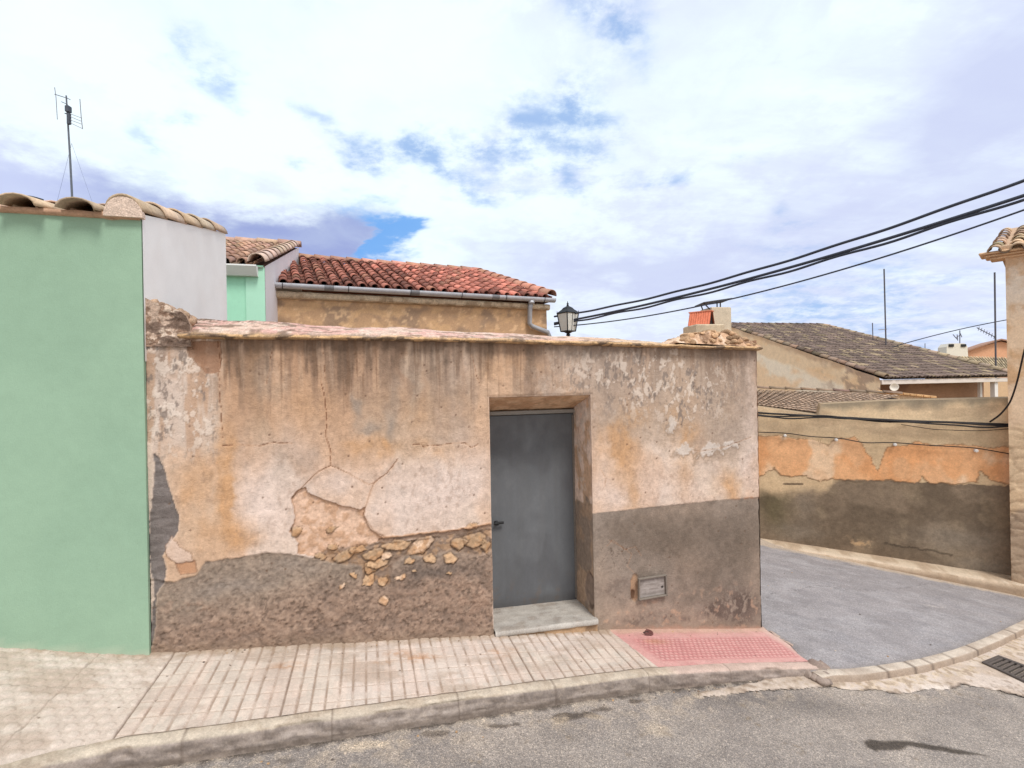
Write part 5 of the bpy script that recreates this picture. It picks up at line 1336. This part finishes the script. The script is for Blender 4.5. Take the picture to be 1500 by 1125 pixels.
# ------------------------------------------------ low shed roof between
lt = thing('tiled_lean_to', 'low lean-to with a gravel-brown tile roof just behind the orange wall', 'lean-to', (FPL.P(.8, -2.6, .8)).tolist())
c0, c1, c2, c3 = at(1060, 570, 13.5), at(1318, 580, 12.6), at(1206, 606, 8.6), at(1060, 588, 9.0)
b = MB()
U, V = np.meshgrid(np.linspace(0, 1, 60), np.linspace(0, 1, 40))
B_ = (c3[None, None] * (1 - U[..., None]) + c2[None, None] * U[..., None]) * (1 - V[..., None]) + (c0[None, None] * (1 - U[..., None]) + c1[None, None] * U[..., None]) * V[..., None]
B_[..., 2] -= .05; b.grid(B_, lin((128, 104, 86)) / KG)
nr, ncn = 16, 24
for j in range(nr):
    for i in range(ncn):
        def bl(u, v): return (c3 * (1 - u) + c2 * u) * (1 - v) + (c0 * (1 - u) + c1 * u) * v
        p0 = bl((i + .5) / ncn, j / nr); p1 = bl((i + .5) / ncn, min(1, (j + 1.2) / nr)); sd = bl((i + 1) / ncn, j / nr) - bl(i / ncn, j / nr)
        w = np.linalg.norm(sd); sd /= w; dd = p1 - p0; dd /= np.linalg.norm(dd); nn_ = np.cross(sd, dd); nn_ /= np.linalg.norm(nn_)
        cc = np.array([180, 154, 132.]) * (.86 + .28 * rng.random())
        arc_tile(b, p0 + nn_ * .012, p1, sd, nn_, w * .42, w * .38, .012, lin(cc) / KG, 6, flat=.5)
b.build('roof', M['tile'], lt, smooth=True)
b = MB()
for p, q in ((c3, c2), (c2, c1), (c0, c3)):
    n = 12; w = np.linspace(0, 1, n)[:, None]; t_ = p * (1 - w) + q * w - [0, 0, .06]; lo = t_.copy(); lo[:, 2] = -2.9
    b.grid(np.stack([lo, t_]), lin((236, 200, 156)) / KW)
b.build('wall', M['farplaster'], lt)
b = MB(); ridge(b, c0 + [0, 0, .05], c1 + [0, 0, .05], .06, vary((166, 142, 120), .12), L=.35); b.build('ridge_tiles', M['tile'], lt, smooth=True)

# ------------------------------------------------ flat-roofed house carrying the two chimneys
lh = thing('flat_roofed_house', 'low flat-roofed house hidden behind the shed, carrying two chimneys', 'house', FPL.P(-2, -2.4, .8).tolist())
q0 = at(1098, 560, 8.6)[:2]; q1 = q0 + np.array([-3.0, .9]); q2 = q1 + np.array([.7, 2.3]); q3 = q0 + np.array([1.0, 2.1])
b = MB(); b.prism([np.array([*q, -2.6]) for q in (q0, q1, q2, q3)][::-1], (0, 0, 2.6 + .62), lin((206, 176, 146)) / KW); b.build('wall', M['farplaster'], lh)
def chim():
    zt = .62; Yc = 9.3
    c = at(1031, 480, Yc); zt = min(zt, .62)
    r = thing('terracotta_chimney', 'squat chimney with a ribbed terracotta hood on a pale concrete base', 'chimney', (c[0], c[1], zt))
    b = MB(); w = 760 / Yc
    L0 = at(1009, 490, Yc); R0 = at(1052, 490, Yc); hb_ = at(1030, 477, Yc)[2]
    xm = (L0[0] + R0[0]) / 2; ww = R0[0] - L0[0]
    b.box((xm, Yc, (zt + hb_) / 2), ww, .5, hb_ - zt, (1, .12, 0), lin((202, 184, 158)) / KW, .02); b.build('base', M['concrete'], r)
    b = MB(); l_, r_ = at(1012, 470, Yc)[0], at(1046, 470, Yc)[0]; t_ = at(1030, 457, Yc)[2]
    n = 15
    # two leaning ribbed slabs meeting in a narrow ridge, its open end turned towards the street
    ha = np.array([cos(radians(-36)), sin(radians(-36)), 0]); hv = np.array([-ha[1], ha[0], 0]); L_ = (r_ - l_) * .92
    o_ = np.array([l_ + .05, Yc + .16, 0])
    for sgn in (-1, 1):
        rows = []
        for v in np.linspace(0, 1, 5):
            x = np.linspace(0, L_, n * 4); rib = .010 * np.abs(np.sin(np.linspace(0, n * pi / 1.6, n * 4)))
            y = sgn * (.17 * (1 - v) + .045 * v + rib)
            P_ = o_ + x[:, None] * ha + y[:, None] * hv; P_[:, 2] = hb_ + (t_ - hb_) * v; rows.append(P_)
        P = np.array(rows); cc = np.ones(P.shape) * lin((216, 126, 96)) / KW * (.85 + .3 * rng.random(P.shape[1]))[None, :, None]
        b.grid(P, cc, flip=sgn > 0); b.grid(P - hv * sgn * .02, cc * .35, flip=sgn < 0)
    e0 = o_ + ha * L_ * .5 + np.array([0, 0, t_ + .006]); b.box(e0, L_ + .03, .125, .025, ha, lin((214, 132, 104)) / KW, .006)
    b.build('hood', M['tile'], r)
    b = MB(); e1 = o_ + ha * (L_ - .03)
    q_ = [e1 + hv * y + np.array([0, 0, z]) for y, z in ((-.165, hb_), (.165, hb_), (.04, t_), (-.04, t_))]
    b.add(q_, [(0, 1, 2, 3), (3, 2, 1, 0)], lin((30, 24, 22))); b.build('opening', M['tile'], r)
    Y2 = 10.0
    c = at(1048, 470, Y2)
    r = thing('capped_chimney', 'plain grey concrete chimney with a tilted metal sheet on thin legs', 'chimney', (c[0], c[1], .62))
    l_, r_, t_ = at(1033, 460, Y2)[0], at(1063, 460, Y2)[0], at(1048, 452, Y2)[2]
    b = MB(); b.box(((l_ + r_) / 2, Y2, (.62 + t_) / 2), r_ - l_, .42, t_ - .62, (1, .15, 0), lin((206, 192, 170)) / KW, .015); b.build('stack', M['concrete'], r)
    a0, a1 = at(1024, 446, Y2), at(1065, 440, Y2)
    for px in (1026, 1031, 1050, 1055):
        zt_ = a0[2] + (a1[2] - a0[2]) * (px - 1024) / 41
        x = at(px, 450, Y2)[0]; dy = -.17 if px in (1026, 1050) else .15
        x0 = max(l_ + .02, min(r_ - .02, x)) if px > 1035 else l_ + .02
        b = MB(); b.tube([(x0, Y2 + dy, t_ - .03), (x, Y2 + dy, zt_)], .012, 6, lin((60, 58, 60))); b.build('leg', M['iron'], r)
    e = a1 - a0; L = np.linalg.norm(e); b = MB(); b.box((a0 + a1) / 2, L, .5, .02, e / L, lin((70, 70, 76)), .004, w=np.cross(e / L, [0, 1, 0]) * -1 if np.cross(e / L, [0, 1, 0])[2] < 0 else np.cross(e / L, [0, 1, 0])); b.build('sheet_cap', M['iron'], r)
chim()

# ------------------------------------------------ corner house at the right edge
CH = Plane(at(1476, 560, 6.80)[:2], radians(-46))
ch = thing('corner_house', 'tall peach-coloured house at the right edge with a patchy worn base and overhanging tiled eave', 'house', CH.P(1, -3).tolist())
S, Z = np.meshgrid(np.linspace(0, 3, 200), np.linspace(-3.6, 1.62, 260)); w1 = fbm(S * 6, Z * 6, 4, 1101) - .5; med = fbm(S * 4, Z * 4, 5, 1103); fin = fbm(S * 22, Z * 22, 4, 1105)
c = np.ones(S.shape + (3,)) * np.array([240, 208, 174.]); c = mixc(c, (238, 222, 204), ss(.55, 1.1, Z + (med - .5) * .6) * .8); c = mixc(c, (206, 158, 112), ss(.46, .64, med) * .6)
f_1, f_2, idv = voro(S * 6 + w1, Z * 8, 33); stz = ss(-.55, -.75, Z + w1 * .5); bulge = ss(.02, .2, f_2 - f_1)
c = mixc(c, (222, 192, 156), stz * .8); c = mixc(c, (150, 122, 96), stz * (1 - bulge) * .55 * ss(.4, .6, med)); c = mixc(c, (168, 146, 126), ss(-1.7, -1.9, Z + w1 * .4) * .7)
disp = (med - .5) * .02 + stz * bulge * .012 - stz * .008
b = MB(); b.grid(CH.P(S, Z, -disp), lin(c) / KW)
K, Z = np.meshgrid(np.linspace(0, 3.5, 60), np.linspace(-3.6, 1.62, 100)); q = fbm(K * 4, Z * 4, 4, 1107)
b.grid(CH.P(np.zeros(K.shape) - (q - .5) * .04 * np.clip(K * 8, 0, 1) - .0, Z, K - disp[:1, :1] * 0), lin(mixc(np.ones(K.shape + (3,)) * np.array([236, 204, 172.]), (216, 182, 148), ss(.4, .62, q))) / KW, flip=True)
b.build('wall', M['farplaster'], ch, smooth=True)
b = MB(); z0 = 1.60; up_ = -CH.n + np.array([0, 0, .28])
tile_roof(b, CH.P(-.19, z0 - .045, -.19), CH.u, up_, 16, 8, .20, .4, vary((196, 168, 138), .2), jit=.012, rad=.37)
# layered mortar cornice
for dk, dz, th in ((-.15, .0, .03), (-.10, -.03, .03), (-.05, -.06, .03)):
    b.box(CH.P(1.45 + dk * .5, z0 + dz, .12 + dk * .5), 3.1 - dk, .24 - dk, th, CH.u, lin((222, 186, 150)) / KW, .012)
b.box(CH.P(1.5, z0 + .045, .10), 3.1, .40, .07, CH.u, lin((206, 176, 146)) / KW, .012)
b.prism([CH.P(-.06, z0 + .02, -.1), CH.P(-.06, z0 + .02, 3.2), CH.P(-.06, z0 + .95, 3.2)], CH.u * 3.1, lin((190, 160, 132)) / KW)
b.build('roof', M['tile'], ch, smooth=False)

# ------------------------------------------------ distant things
def pole(name, label, px, y0, y1, Y, r, dx=0, cat='mast', extra=None):
    p, q = at(px, y0, Y), at(px + dx, y1, Y)
    b = MB(); b.tube([p, q], r, 8, lin((84, 80, 84)))
    if extra: extra(b, Y)
    tag(b.build(name, M['iron'], loc=p), label, cat)
pole('roof_mast', 'tall bare mast above the middle of the dark brown roof', 1298, 512, 394, 24.0, .03, -3, extra=lambda b, Y: b.tube([at(1287, 483, Y), at(1299, 482, Y)], .02, 6, lin((150, 150, 160))))
pole('roof_mast', 'short thin pole just left of the tall mast on the dark roof', 1279, 505, 473, 25.0, .02, -1)
pole('roof_mast', 'tall bare mast close beside the peach corner house', 1459, 560, 399, 22.0, .032, -2)
pole('roof_mast', 'faint thin pole far behind the dark roof verge', 1355, 530, 503, 34.0, .02, 0)

dbk = thing('distant_house', 'far pink house with a low gable under the right-hand mast', 'house', at(1450, 600, 38).tolist())
Yd = 38.0
def gable(Y, pts, colr, depth=4):
    b = MB(); b.prism([at(px, py, Y) for px, py in pts], np.array([.6, 1, 0]) * depth, lin(colr) / KW); return b
gable(Yd, [(1415, 620), (1415, 516), (1425, 511), (1466, 500), (1478, 503), (1540, 512), (1540, 620)], (222, 168, 132)).build('wall', M['farplaster'], dbk)
b = MB()
for p, q in (((1410, 517), (1467, 498)), ((1467, 498), (1542, 512))):
    b.prism([at(p[0], p[1], Yd - .3), at(q[0], q[1], Yd - .3), at(q[0], q[1] - 2, Yd - .3), at(p[0], p[1] - 2, Yd - .3)], np.array([.6, 1, 0]) * 5, lin((180, 140, 118)) / KG)
b.build('roof', M['tile'], dbk)
yh = thing('yellowed_house', 'far low house with a sun-bleached yellowish tile roof behind the dark roof', 'house', at(1430, 600, 30).tolist())
b = MB(); p0, p1, p2, p3 = at(1375, 522, 36), at(1482, 524, 36), at(1500, 552, 29), at(1420, 548, 29)
nn = 26
b.add([p - np.array([0, 0, .05]) for p in (p0, p1, p2, p3)], [(0, 1, 2, 3), (3, 2, 1, 0)], lin((190, 166, 132)) / KG)
for i in range(nn):
    w = (i + .5) / nn; f_ = p3 * (1 - w) + p2 * w; g_ = p0 * (1 - w) + p1 * w
    for j in range(10):
        u0, u1 = j / 10, (j + 1.1) / 10; sd = (p2 - p3); sw_ = np.linalg.norm(sd) / nn; sd = sd / np.linalg.norm(sd)
        arc_tile(b, f_ * (1 - u0) + g_ * u0 + [0, 0, .02], f_ * (1 - u1) + g_ * u1, sd, np.array([0, -.2, 1.]), sw_ * .42, sw_ * .4, .02, lin(np.array([226, 204, 166.]) * (.75 + .3 * rng.random())) / KG, 5)
b.build('roof', M['tile'], yh)
b = MB()
for a_, c_ in ((p3, p2),): 
    b.prism([a_ - np.array([0, 0, .1]), c_ - np.array([0, 0, .1]), c_ - np.array([0, 0, 4]), a_ - np.array([0, 0, 4])], np.array([.3, 1, 0]) * 5, lin((214, 180, 144)) / KW)
b.build('wall', M['farplaster'], yh)
cb_ = at(1402, 515, 36)
r = thing('white_chimney', 'far whitewashed chimney block with two dark openings', 'chimney', at(1402, 525, 36).tolist())
b = MB(); pts = [(1386, 530), (1387, 508), (1391, 503), (1413, 503), (1417, 507), (1419, 530)]
b.prism([at(px, py, 36) for px, py in pts], np.array([.3, 1, 0]) * 1.2, lin((228, 220, 204)) / KW); b.build('stack', M['white'], r)
for px in (1390, 1408):
    b = MB(); a_, c_ = at(px, 508, 35.97), at(px + 7, 504, 35.97); b.box((a_ + c_) / 2, c_[0] - a_[0], .06, c_[2] - a_[2], (1, 0, 0), lin((30, 28, 28))); b.build('opening', M['iron'], r)
r = thing('roof_aerial', 'far small rooftop aerial on the whitewashed chimney block', 'aerial', at(1406, 503, 36.3).tolist())
b = MB(); b.tube([at(1406, 504, 36.3), at(1406, 484, 36.3)], .03, 6, lin((90, 90, 100))); b.build('mast', M['iron'], r)
for seg in (((1396, 490), (1402, 497)), ((1400, 495), (1406, 491)), ((1402, 490), (1403, 499)), ((1406, 487), (1409, 494))):
    b = MB(); b.tube([at(*seg[0], 36.3), at(*seg[1], 36.3)], .025, 6, lin((90, 90, 100))); b.build('rod', M['iron'], r)
r = thing('roof_aerial', 'far slanting comb-like aerial left of the mast by the corner house', 'aerial', at(1459, 520, 23).tolist())
b = MB(); b.tube([at(1431, 480, 23), at(1458, 494, 23)], .018, 6, lin((90, 90, 100))); b.build('boom', M['iron'], r)
for w in np.linspace(.1, .95, 7):
    p = at(1431 + 27 * w, 480 + 14 * w, 23); b = MB(); b.tube([p + [-.03, 0, -.09], p + [.03, 0, .09]], .012, 5, lin((100, 100, 110))); b.build('rod', M['iron'], r)

# ================================================================== 5. CABLES
def plan_cable(name, label, pts, A, B, r, group=None, twist=0):
    A = np.array(A, float); B = np.array(B, float); P = []
    for px, py in pts:
        d = ray(px, py); M_ = np.array([[d[0], -(B - A)[0]], [d[1], -(B - A)[1]]]); t, w = np.linalg.solve(M_, A)
        P.append(d * t)
    P = np.array(P)
    tt = np.r_[0, np.cumsum(np.linalg.norm(np.diff(P, axis=0), axis=1))]; co = [np.polyfit(tt, P[:, k], 2) for k in range(3)]
    q = np.linspace(tt[0], tt[-1] + (5 if B[1] < 10 else 0), 120); Q = np.stack([np.polyval(co[k], q) for k in range(3)], -1)
    if twist: Q = Q + np.stack([0 * q, 0 * q, twist * np.sin(q * 5)], -1)
    b = MB(); b.tube(Q, r, 6, lin((56, 60, 70)))
    return tag(b.build(name, M['cable'], loc=Q[0]), label, 'cable', group)
A0, B0 = (1.0, 11.15), (6.9, 5.2)
plan_cable('overhead_cable', 'uppermost overhead cable rising right from the lantern', [(812, 462), (850, 459), (930, 443), (1060, 410), (1200, 366), (1400, 297), (1500, 264), (1640, 214)], A0, B0, .020, None, .006)
plan_cable('overhead_cable', 'upper strand of the thick middle pair of overhead cables', [(812, 473), (860, 464), (950, 448), (1060, 417), (1200, 378), (1400, 319), (1500, 287), (1640, 240)], A0, B0, .022)
plan_cable('overhead_cable', 'lower strand of the thick middle pair of overhead cables', [(812, 475), (860, 467), (950, 452), (1060, 422), (1200, 383), (1400, 322), (1500, 292), (1640, 246)], A0, B0, .018, None, .012)
plan_cable('overhead_cable', 'lowest thin overhead cable passing behind the chimney cap', [(812, 479), (850, 475), (950, 463), (1060, 441), (1200, 405), (1400, 341), (1500, 306), (1640, 258)], A0, B0, .012)
plan_cable('overhead_cable', 'far thin cable sloping up to the corner house behind the masts', [(1300, 510), (1340, 500), (1375, 490), (1420, 479), (1462, 468), (1475, 471)], (12, 26), (21, 22), .022)

def wall_cable(name, label, pts, off, r, sag=0, seed=0, extra=None):
    P = []
    for px, py in pts:
        s_, z_ = FPL.sz(px, py, off); P.append(FPL.P(s_, z_, -off))
    P = np.array(P); d = np.r_[0, np.cumsum(np.linalg.norm(np.diff(P, axis=0), axis=1))]; q = np.linspace(0, d[-1], 160)
    Q = np.stack([np.interp(q, d, P[:, k]) for k in range(3)], -1)
    for _ in range(30): Q[1:-1] = (Q[:-2] + 2 * Q[1:-1] + Q[2:]) / 4
    Q[:, 2] += .012 * (fbm(q * 2.5, q * 0 + seed, 3, 1201 + seed) - .5)
    b = MB(); b.tube(Q, r, 6, lin((38, 34, 34)))
    return tag(b.build(name, M['cable'], loc=Q[0]), label, 'cable')
wall_cable('wall_cable', 'thick upper black cable of the bundle along the orange wall', [(1085, 602), (1112, 605), (1200, 610), (1300, 615), (1400, 619), (1500, 623)], .07, .016, seed=1)
wall_cable('wall_cable', 'black cable sagging just under the thick bundle on the orange wall', [(1085, 606), (1112, 609), (1160, 614), (1200, 611), (1300, 616), (1400, 623), (1445, 627), (1500, 622)], .09, .012, seed=2)
wall_cable('wall_cable', 'middle black cable twisting along the bundle on the orange wall', [(1085, 604), (1130, 610), (1210, 609), (1290, 618), (1380, 618), (1500, 626)], .08, .012, seed=3)
wall_cable('wall_cable', 'faint grey cable hanging lowest from the bundle on the orange wall', [(1320, 622), (1370, 629), (1430, 631), (1480, 628), (1500, 625)], .06, .005, seed=4)
wall_cable('wall_cable', 'thin low black cable held by white clips on the orange wall', [(1085, 632), (1112, 633), (1150, 634), (1190, 640), (1225, 641), (1265, 649), (1311, 648), (1370, 653), (1430, 656), (1470, 663), (1500, 669)], .05, .0075, seed=5)
for i, (px, py, lab) in enumerate(((1150, 637, 'first white clip from the left on the thin low wall cable'), (1225, 643, 'second white clip from the left on the thin low wall cable'), (1311, 650, 'third white clip from the left on the thin low wall cable'), (1430, 659, 'white clip farthest right on the thin low wall cable'))):
    s_, z_ = FPL.sz(px, py, .05); p = FPL.P(s_, z_, -.05)
    r = thing('cable_clip', lab, 'cable clip', (p).tolist(), 'insulators on the orange wall')
    b = MB(); b.lathe(p + FPL.n * -.035 + [0, 0, -.012], [(.016, 0), (.022, .006), (.022, .02), (.014, .026), (.022, .032), (.022, .05), (.012, .056)], 12, lin((222, 216, 210)) / KW, axis=FPL.n); b.build('knob', M['white'], r)
    b = MB(); b.tube([p - FPL.n * .07, p - FPL.n * .02], .005, 6, lin((50, 44, 42))); b.build('nail', M['iron'], r)
# drop cable from the corner house
P = [at(1512, 470, 6.2), at(1500, 515, 6.35), at(1490, 560, 6.5), at(1480, 590, 6.65), at(1465, 608, 6.8), at(1450, 618, 6.93)]
P = np.array(P); q = np.linspace(0, 5, 60); Q = np.stack([np.interp(q, np.arange(6), P[:, k]) for k in range(3)], -1)
for _ in range(20): Q[1:-1] = (Q[:-2] + 2 * Q[1:-1] + Q[2:]) / 4
b = MB(); b.tube(Q, .011, 6, lin((44, 38, 38))); tag(b.build('drop_cable', M['cable'], loc=Q[-1]), 'black cable dropping down the peach corner house to the wall bundle', 'cable')

# ================================================================== 6. SKY, SUN, CAMERA
SUN_EL, SUN_AZ = radians(57), radians(150)      # azimuth clockwise from +Y: behind the photographer, a little to the right
w = bpy.data.worlds.new('World'); sc.world = w; w.use_nodes = True
nt = w.node_tree; nt.nodes.clear(); L = nt.links.new
out = N(nt, 'ShaderNodeOutputWorld'); bg = N(nt, 'ShaderNodeBackground'); bg.inputs['Strength'].default_value = .1
L(bg.outputs[0], out.inputs[0])
sky = N(nt, 'ShaderNodeTexSky'); sky.sky_type = 'NISHITA'; sky.sun_disc = False; sky.sun_elevation = SUN_EL; sky.sun_rotation = SUN_AZ
tc = N(nt, 'ShaderNodeTexCoord'); D = tc.outputs['Generated']
sep = N(nt, 'ShaderNodeSeparateXYZ'); L(D, sep.inputs[0])
def mth(op, a, b=None, c=None, clamp=False):
    n = N(nt, 'ShaderNodeMath', operation=op); n.use_clamp = clamp
    for i, v in enumerate((a, b, c)):
        if v is None: continue
        if isinstance(v, (int, float)): n.inputs[i].default_value = v
        else: L(v, n.inputs[i])
    return n.outputs[0]
def mrange(v, a, b, c=0., d=1., smooth=True):
    n = N(nt, 'ShaderNodeMapRange'); n.interpolation_type = 'SMOOTHSTEP' if smooth else 'LINEAR'
    L(v, n.inputs['Value'])
    for k, x in zip(('From Min', 'From Max', 'To Min', 'To Max'), (a, b, c, d)): n.inputs[k].default_value = x
    return n.outputs[0]
def mixcol(f, a, b):
    n = N(nt, 'ShaderNodeMix', data_type='RGBA')
    if isinstance(f, (int, float)): n.inputs['Factor'].default_value = f
    else: L(f, n.inputs['Factor'])
    for k, v in (('A', a), ('B', b)):
        if isinstance(v, tuple): n.inputs[k].default_value = (*v, 1)
        else: L(v, n.inputs[k])
    return n.outputs['Result']
# cloud deck coordinates: direction projected on a layer overhead
zc = mth('MAXIMUM', sep.outputs['Z'], 0.0); zden = mth('ADD', zc, .22)
cx = mth('DIVIDE', sep.outputs['X'], zden); cy = mth('DIVIDE', sep.outputs['Y'], zden)
comb = N(nt, 'ShaderNodeCombineXYZ'); L(cx, comb.inputs[0]); L(cy, comb.inputs[1])
def noise(scale, detail, rough, off=(0, 0, 0), sc_=(1, 1, 1), dist=0.0):
    mp = N(nt, 'ShaderNodeMapping'); mp.inputs['Location'].default_value = off; mp.inputs['Scale'].default_value = sc_; L(comb.outputs[0], mp.inputs[0])
    n = N(nt, 'ShaderNodeTexNoise', Scale=scale, Detail=detail, Roughness=rough, Distortion=dist); L(mp.outputs[0], n.inputs['Vector']); return n.outputs['Fac']
n_big = noise(1.5, 4, .5, (3.1, 1.7, 0)); n_med = noise(3.5, 7, .6, (7.3, 2.2, 0), dist=.4); n_fin = noise(9, 8, .65, (1.3, 9.2, 0)); n_str = noise(2.2, 6, .6, (5, 4, 0), (1, 3.2, 1))
az = mth('ARCTAN2', sep.outputs['X'], sep.outputs['Y']); el = mth('ARCSINE', sep.outputs['Z'])
n_w1 = noise(2.6, 5, .55, (7.3, 2.2, 0), dist=.3); n_w2 = noise(2.6, 5, .55, (2.3, 8.2, 0), dist=.3)
azw = mth('ADD', az, mth('MULTIPLY', mth('SUBTRACT', n_w1, .5), .40)); elw = mth('ADD', el, mth('MULTIPLY', mth('SUBTRACT', n_w2, .5), .26))
def azel(px, py):
    d = ray(px, py); d = d / np.linalg.norm(d); return atan2(d[0], d[1]), asin(d[2])
def blobn(px, py, rx, ry, amp=1., slant=0.):
    a0, e0 = azel(px, py); ca, sa_ = cos(slant), sin(slant)
    da = mth('SUBTRACT', azw, a0); de = mth('SUBTRACT', elw, e0)
    u_ = mth('DIVIDE', mth('ADD', mth('MULTIPLY', da, ca), mth('MULTIPLY', de, sa_)), rx); v_ = mth('DIVIDE', mth('SUBTRACT', mth('MULTIPLY', de, ca), mth('MULTIPLY', da, sa_)), ry)
    r2 = mth('ADD', mth('MULTIPLY', u_, u_), mth('MULTIPLY', v_, v_))
    return mth('MULTIPLY', mth('POWER', 2.718, mth('MULTIPLY', r2, -1.0)), amp)
def total(lst):
    t = lst[0]
    for x in lst[1:]: t = mth('ADD', t, x)
    return t
# cloud base: bright white softly modelled with lavender shade
white = (9.4, 10.6, 11.2); lav = (8.4, 8.9, 10.6); shade = (3.1, 3.8, 7.1)
c_ = mixcol(mth('MULTIPLY', mrange(mth('ADD', mth('MULTIPLY', n_med, .55), mth('MULTIPLY', n_fin, .45)), .43, .60), .9), white, (7.6, 8.3, 10.3))
hor = mrange(el, .0, .34, 1, 0)
c_ = mixcol(mth('MULTIPLY', mrange(n_str, .32, .68), mth('MULTIPLY', mrange(az, .0, .62), .85)), c_, (7.2, 7.8, 9.9))
c_ = mixcol(mth('MULTIPLY', hor, .4), c_, (7.7, 8.2, 10.5))
sh = total([blobn(880, 385, .26, .045, .6), blobn(1430, 190, .16, .08, .8, .3), blobn(1010, 400, .25, .05, .5), blobn(1490, 120, .10, .08, .7), blobn(1200, 330, .2, .04, .4), blobn(740, 375, .08, .02, .4), blobn(900, 160, .08, .12, .25), blobn(330, 40, .14, .08, .3)])
c_ = mixcol(mth('MINIMUM', sh, .85), c_, (6.3, 6.9, 9.4))
bright = total([blobn(560, 100, .35, .13, .9), blobn(160, 110, .28, .10, .9, -.3), blobn(1080, 120, .22, .10, .6), blobn(400, 235, .25, .04, 1., -.35), blobn(640, 300, .2, .05, .7), blobn(330, 190, .18, .05, .8, -.35), blobn(640, 375, .12, .03, .7)])
c_ = mixcol(mth('MINIMUM', mth('MULTIPLY', bright, mrange(n_fin, .35, .6, .45, 1.05)), 1.0), c_, (9.7, 11.2, 11.9))
# dark lavender cloud bank low on the left, under a slanting bright edge
a0_, e0_ = azel(0, 190); a1_, e1_ = azel(290, 292); a2_, e2_ = azel(585, 290)
edge = mth('MAXIMUM', mth('ADD', mth('MULTIPLY', mth('SUBTRACT', az, a0_), (e1_ - e0_) / (a1_ - a0_)), e0_), mth('ADD', mth('MULTIPLY', mth('SUBTRACT', az, a1_), (e2_ - e1_) / (a2_ - a1_)), e1_))
below = mth('ADD', mth('SUBTRACT', edge, el), mth('ADD', mth('MULTIPLY', mth('SUBTRACT', n_w2, .5), .12), mth('MULTIPLY', mth('SUBTRACT', n_fin, .5), .06)))
bank = mth('MULTIPLY', mrange(below, -.012, .05), mrange(azw, azel(600, 340)[0], azel(510, 340)[0]))
bank = mth('MULTIPLY', bank, mth('ADD', mth('MULTIPLY', mrange(n_med, .3, .65), .15), .85))
c_ = mixcol(mth('MULTIPLY', bank, .92), c_, mixcol(mrange(az, azel(250, 300)[0], azel(0, 250)[0]), shade, (5.9, 6.6, 9.4)))
# openings to the clear sky: soft-edged and veiled, one clean hole
gap = total([blobn(610, 215, .10, .035, .85, .1), blobn(790, 195, .07, .05, .75), blobn(690, 268, .09, .03, .6), blobn(500, 205, .1, .022, .55, -.5), blobn(905, 45, .08, .10, .85, -.6), blobn(345, 125, .04, .05, .7), blobn(280, 85, .04, .05, .6),
             blobn(985, 270, .08, .03, .6), blobn(850, 240, .08, .04, .6, -.3), blobn(1330, 480, .25, .035, .55), blobn(1140, 470, .12, .03, .5), blobn(235, 190, .05, .03, .5), blobn(1140, 350, .08, .03, .45), blobn(1250, 400, .2, .05, .25), blobn(1180, 430, .15, .04, .35), blobn(720, 215, .06, .03, .5), blobn(640, 240, .05, .03, .5), blobn(1130, 230, .05, .03, .4), blobn(430, 240, .04, .02, .5)])
gapf = mrange(mth('MULTIPLY', gap, mrange(n_fin, .28, .68, .3, 1.3)), .1, 1.1, 0, .85)
clear = N(nt, 'ShaderNodeMix', data_type='RGBA'); clear.inputs['Factor'].default_value = .7
L(sky.outputs[0], clear.inputs['A']); clear.inputs['B'].default_value = (3.6, 6.0, 10.6, 1)
c_ = mixcol(gapf, c_, clear.outputs['Result'])
hole = mth('SUBTRACT', total([blobn(553, 345, .055, .045, 1.4, -.5)]), blobn(508, 332, .022, .022, 1.2))
c_ = mixcol(mrange(mth('MULTIPLY', hole, mrange(n_fin, .3, .66, .6, 1.3)), .05, 1.15, 0, .95), c_, (1.9, 4.5, 9.2))
# thin bright overcast behind the photographer, where the sun is veiled
back = mrange(sep.outputs['Y'], .15, -.55)
c_ = mixcol(mth('MULTIPLY', back, .8), c_, (12.0, 12.2, 12.4))
# below the horizon: ground haze
c_ = mixcol(mrange(sep.outputs['Z'], -.02, -.12), c_, (3.4, 3.1, 2.7))
L(c_, bg.inputs['Color'])

sd = bpy.data.lights.new('sun', 'SUN'); sd.energy = 2.7; sd.angle = radians(16); sd.color = (1, .965, .92)
so_ = bpy.data.objects.new('sun', sd); col.objects.link(so_)
dirv = Vector((sin(SUN_AZ) * cos(SUN_EL), cos(SUN_AZ) * cos(SUN_EL), sin(SUN_EL)))
so_.rotation_euler = dirv.to_track_quat('Z', 'Y').to_euler(); so_.location = dirv * 30

cd_ = bpy.data.cameras.new('camera'); cd_.sensor_width = 36; cd_.lens = 36 * FL / 1500; cd_.clip_end = 2000; cd_.clip_start = .05
cam = bpy.data.objects.new('camera', cd_); col.objects.link(cam)
cam.matrix_world = Matrix(((RT[0], UP[0], 0, 0), (RT[1], UP[1], -1, 0), (RT[2], UP[2], 0, 0), (0, 0, 0, 1)))
sc.camera = cam
sc.view_settings.view_transform = 'Standard'; sc.view_settings.look = 'None'; sc.view_settings.exposure = 0; sc.view_settings.gamma = 1
sc.render.engine = 'CYCLES'
sc.cycles.max_bounces = 6
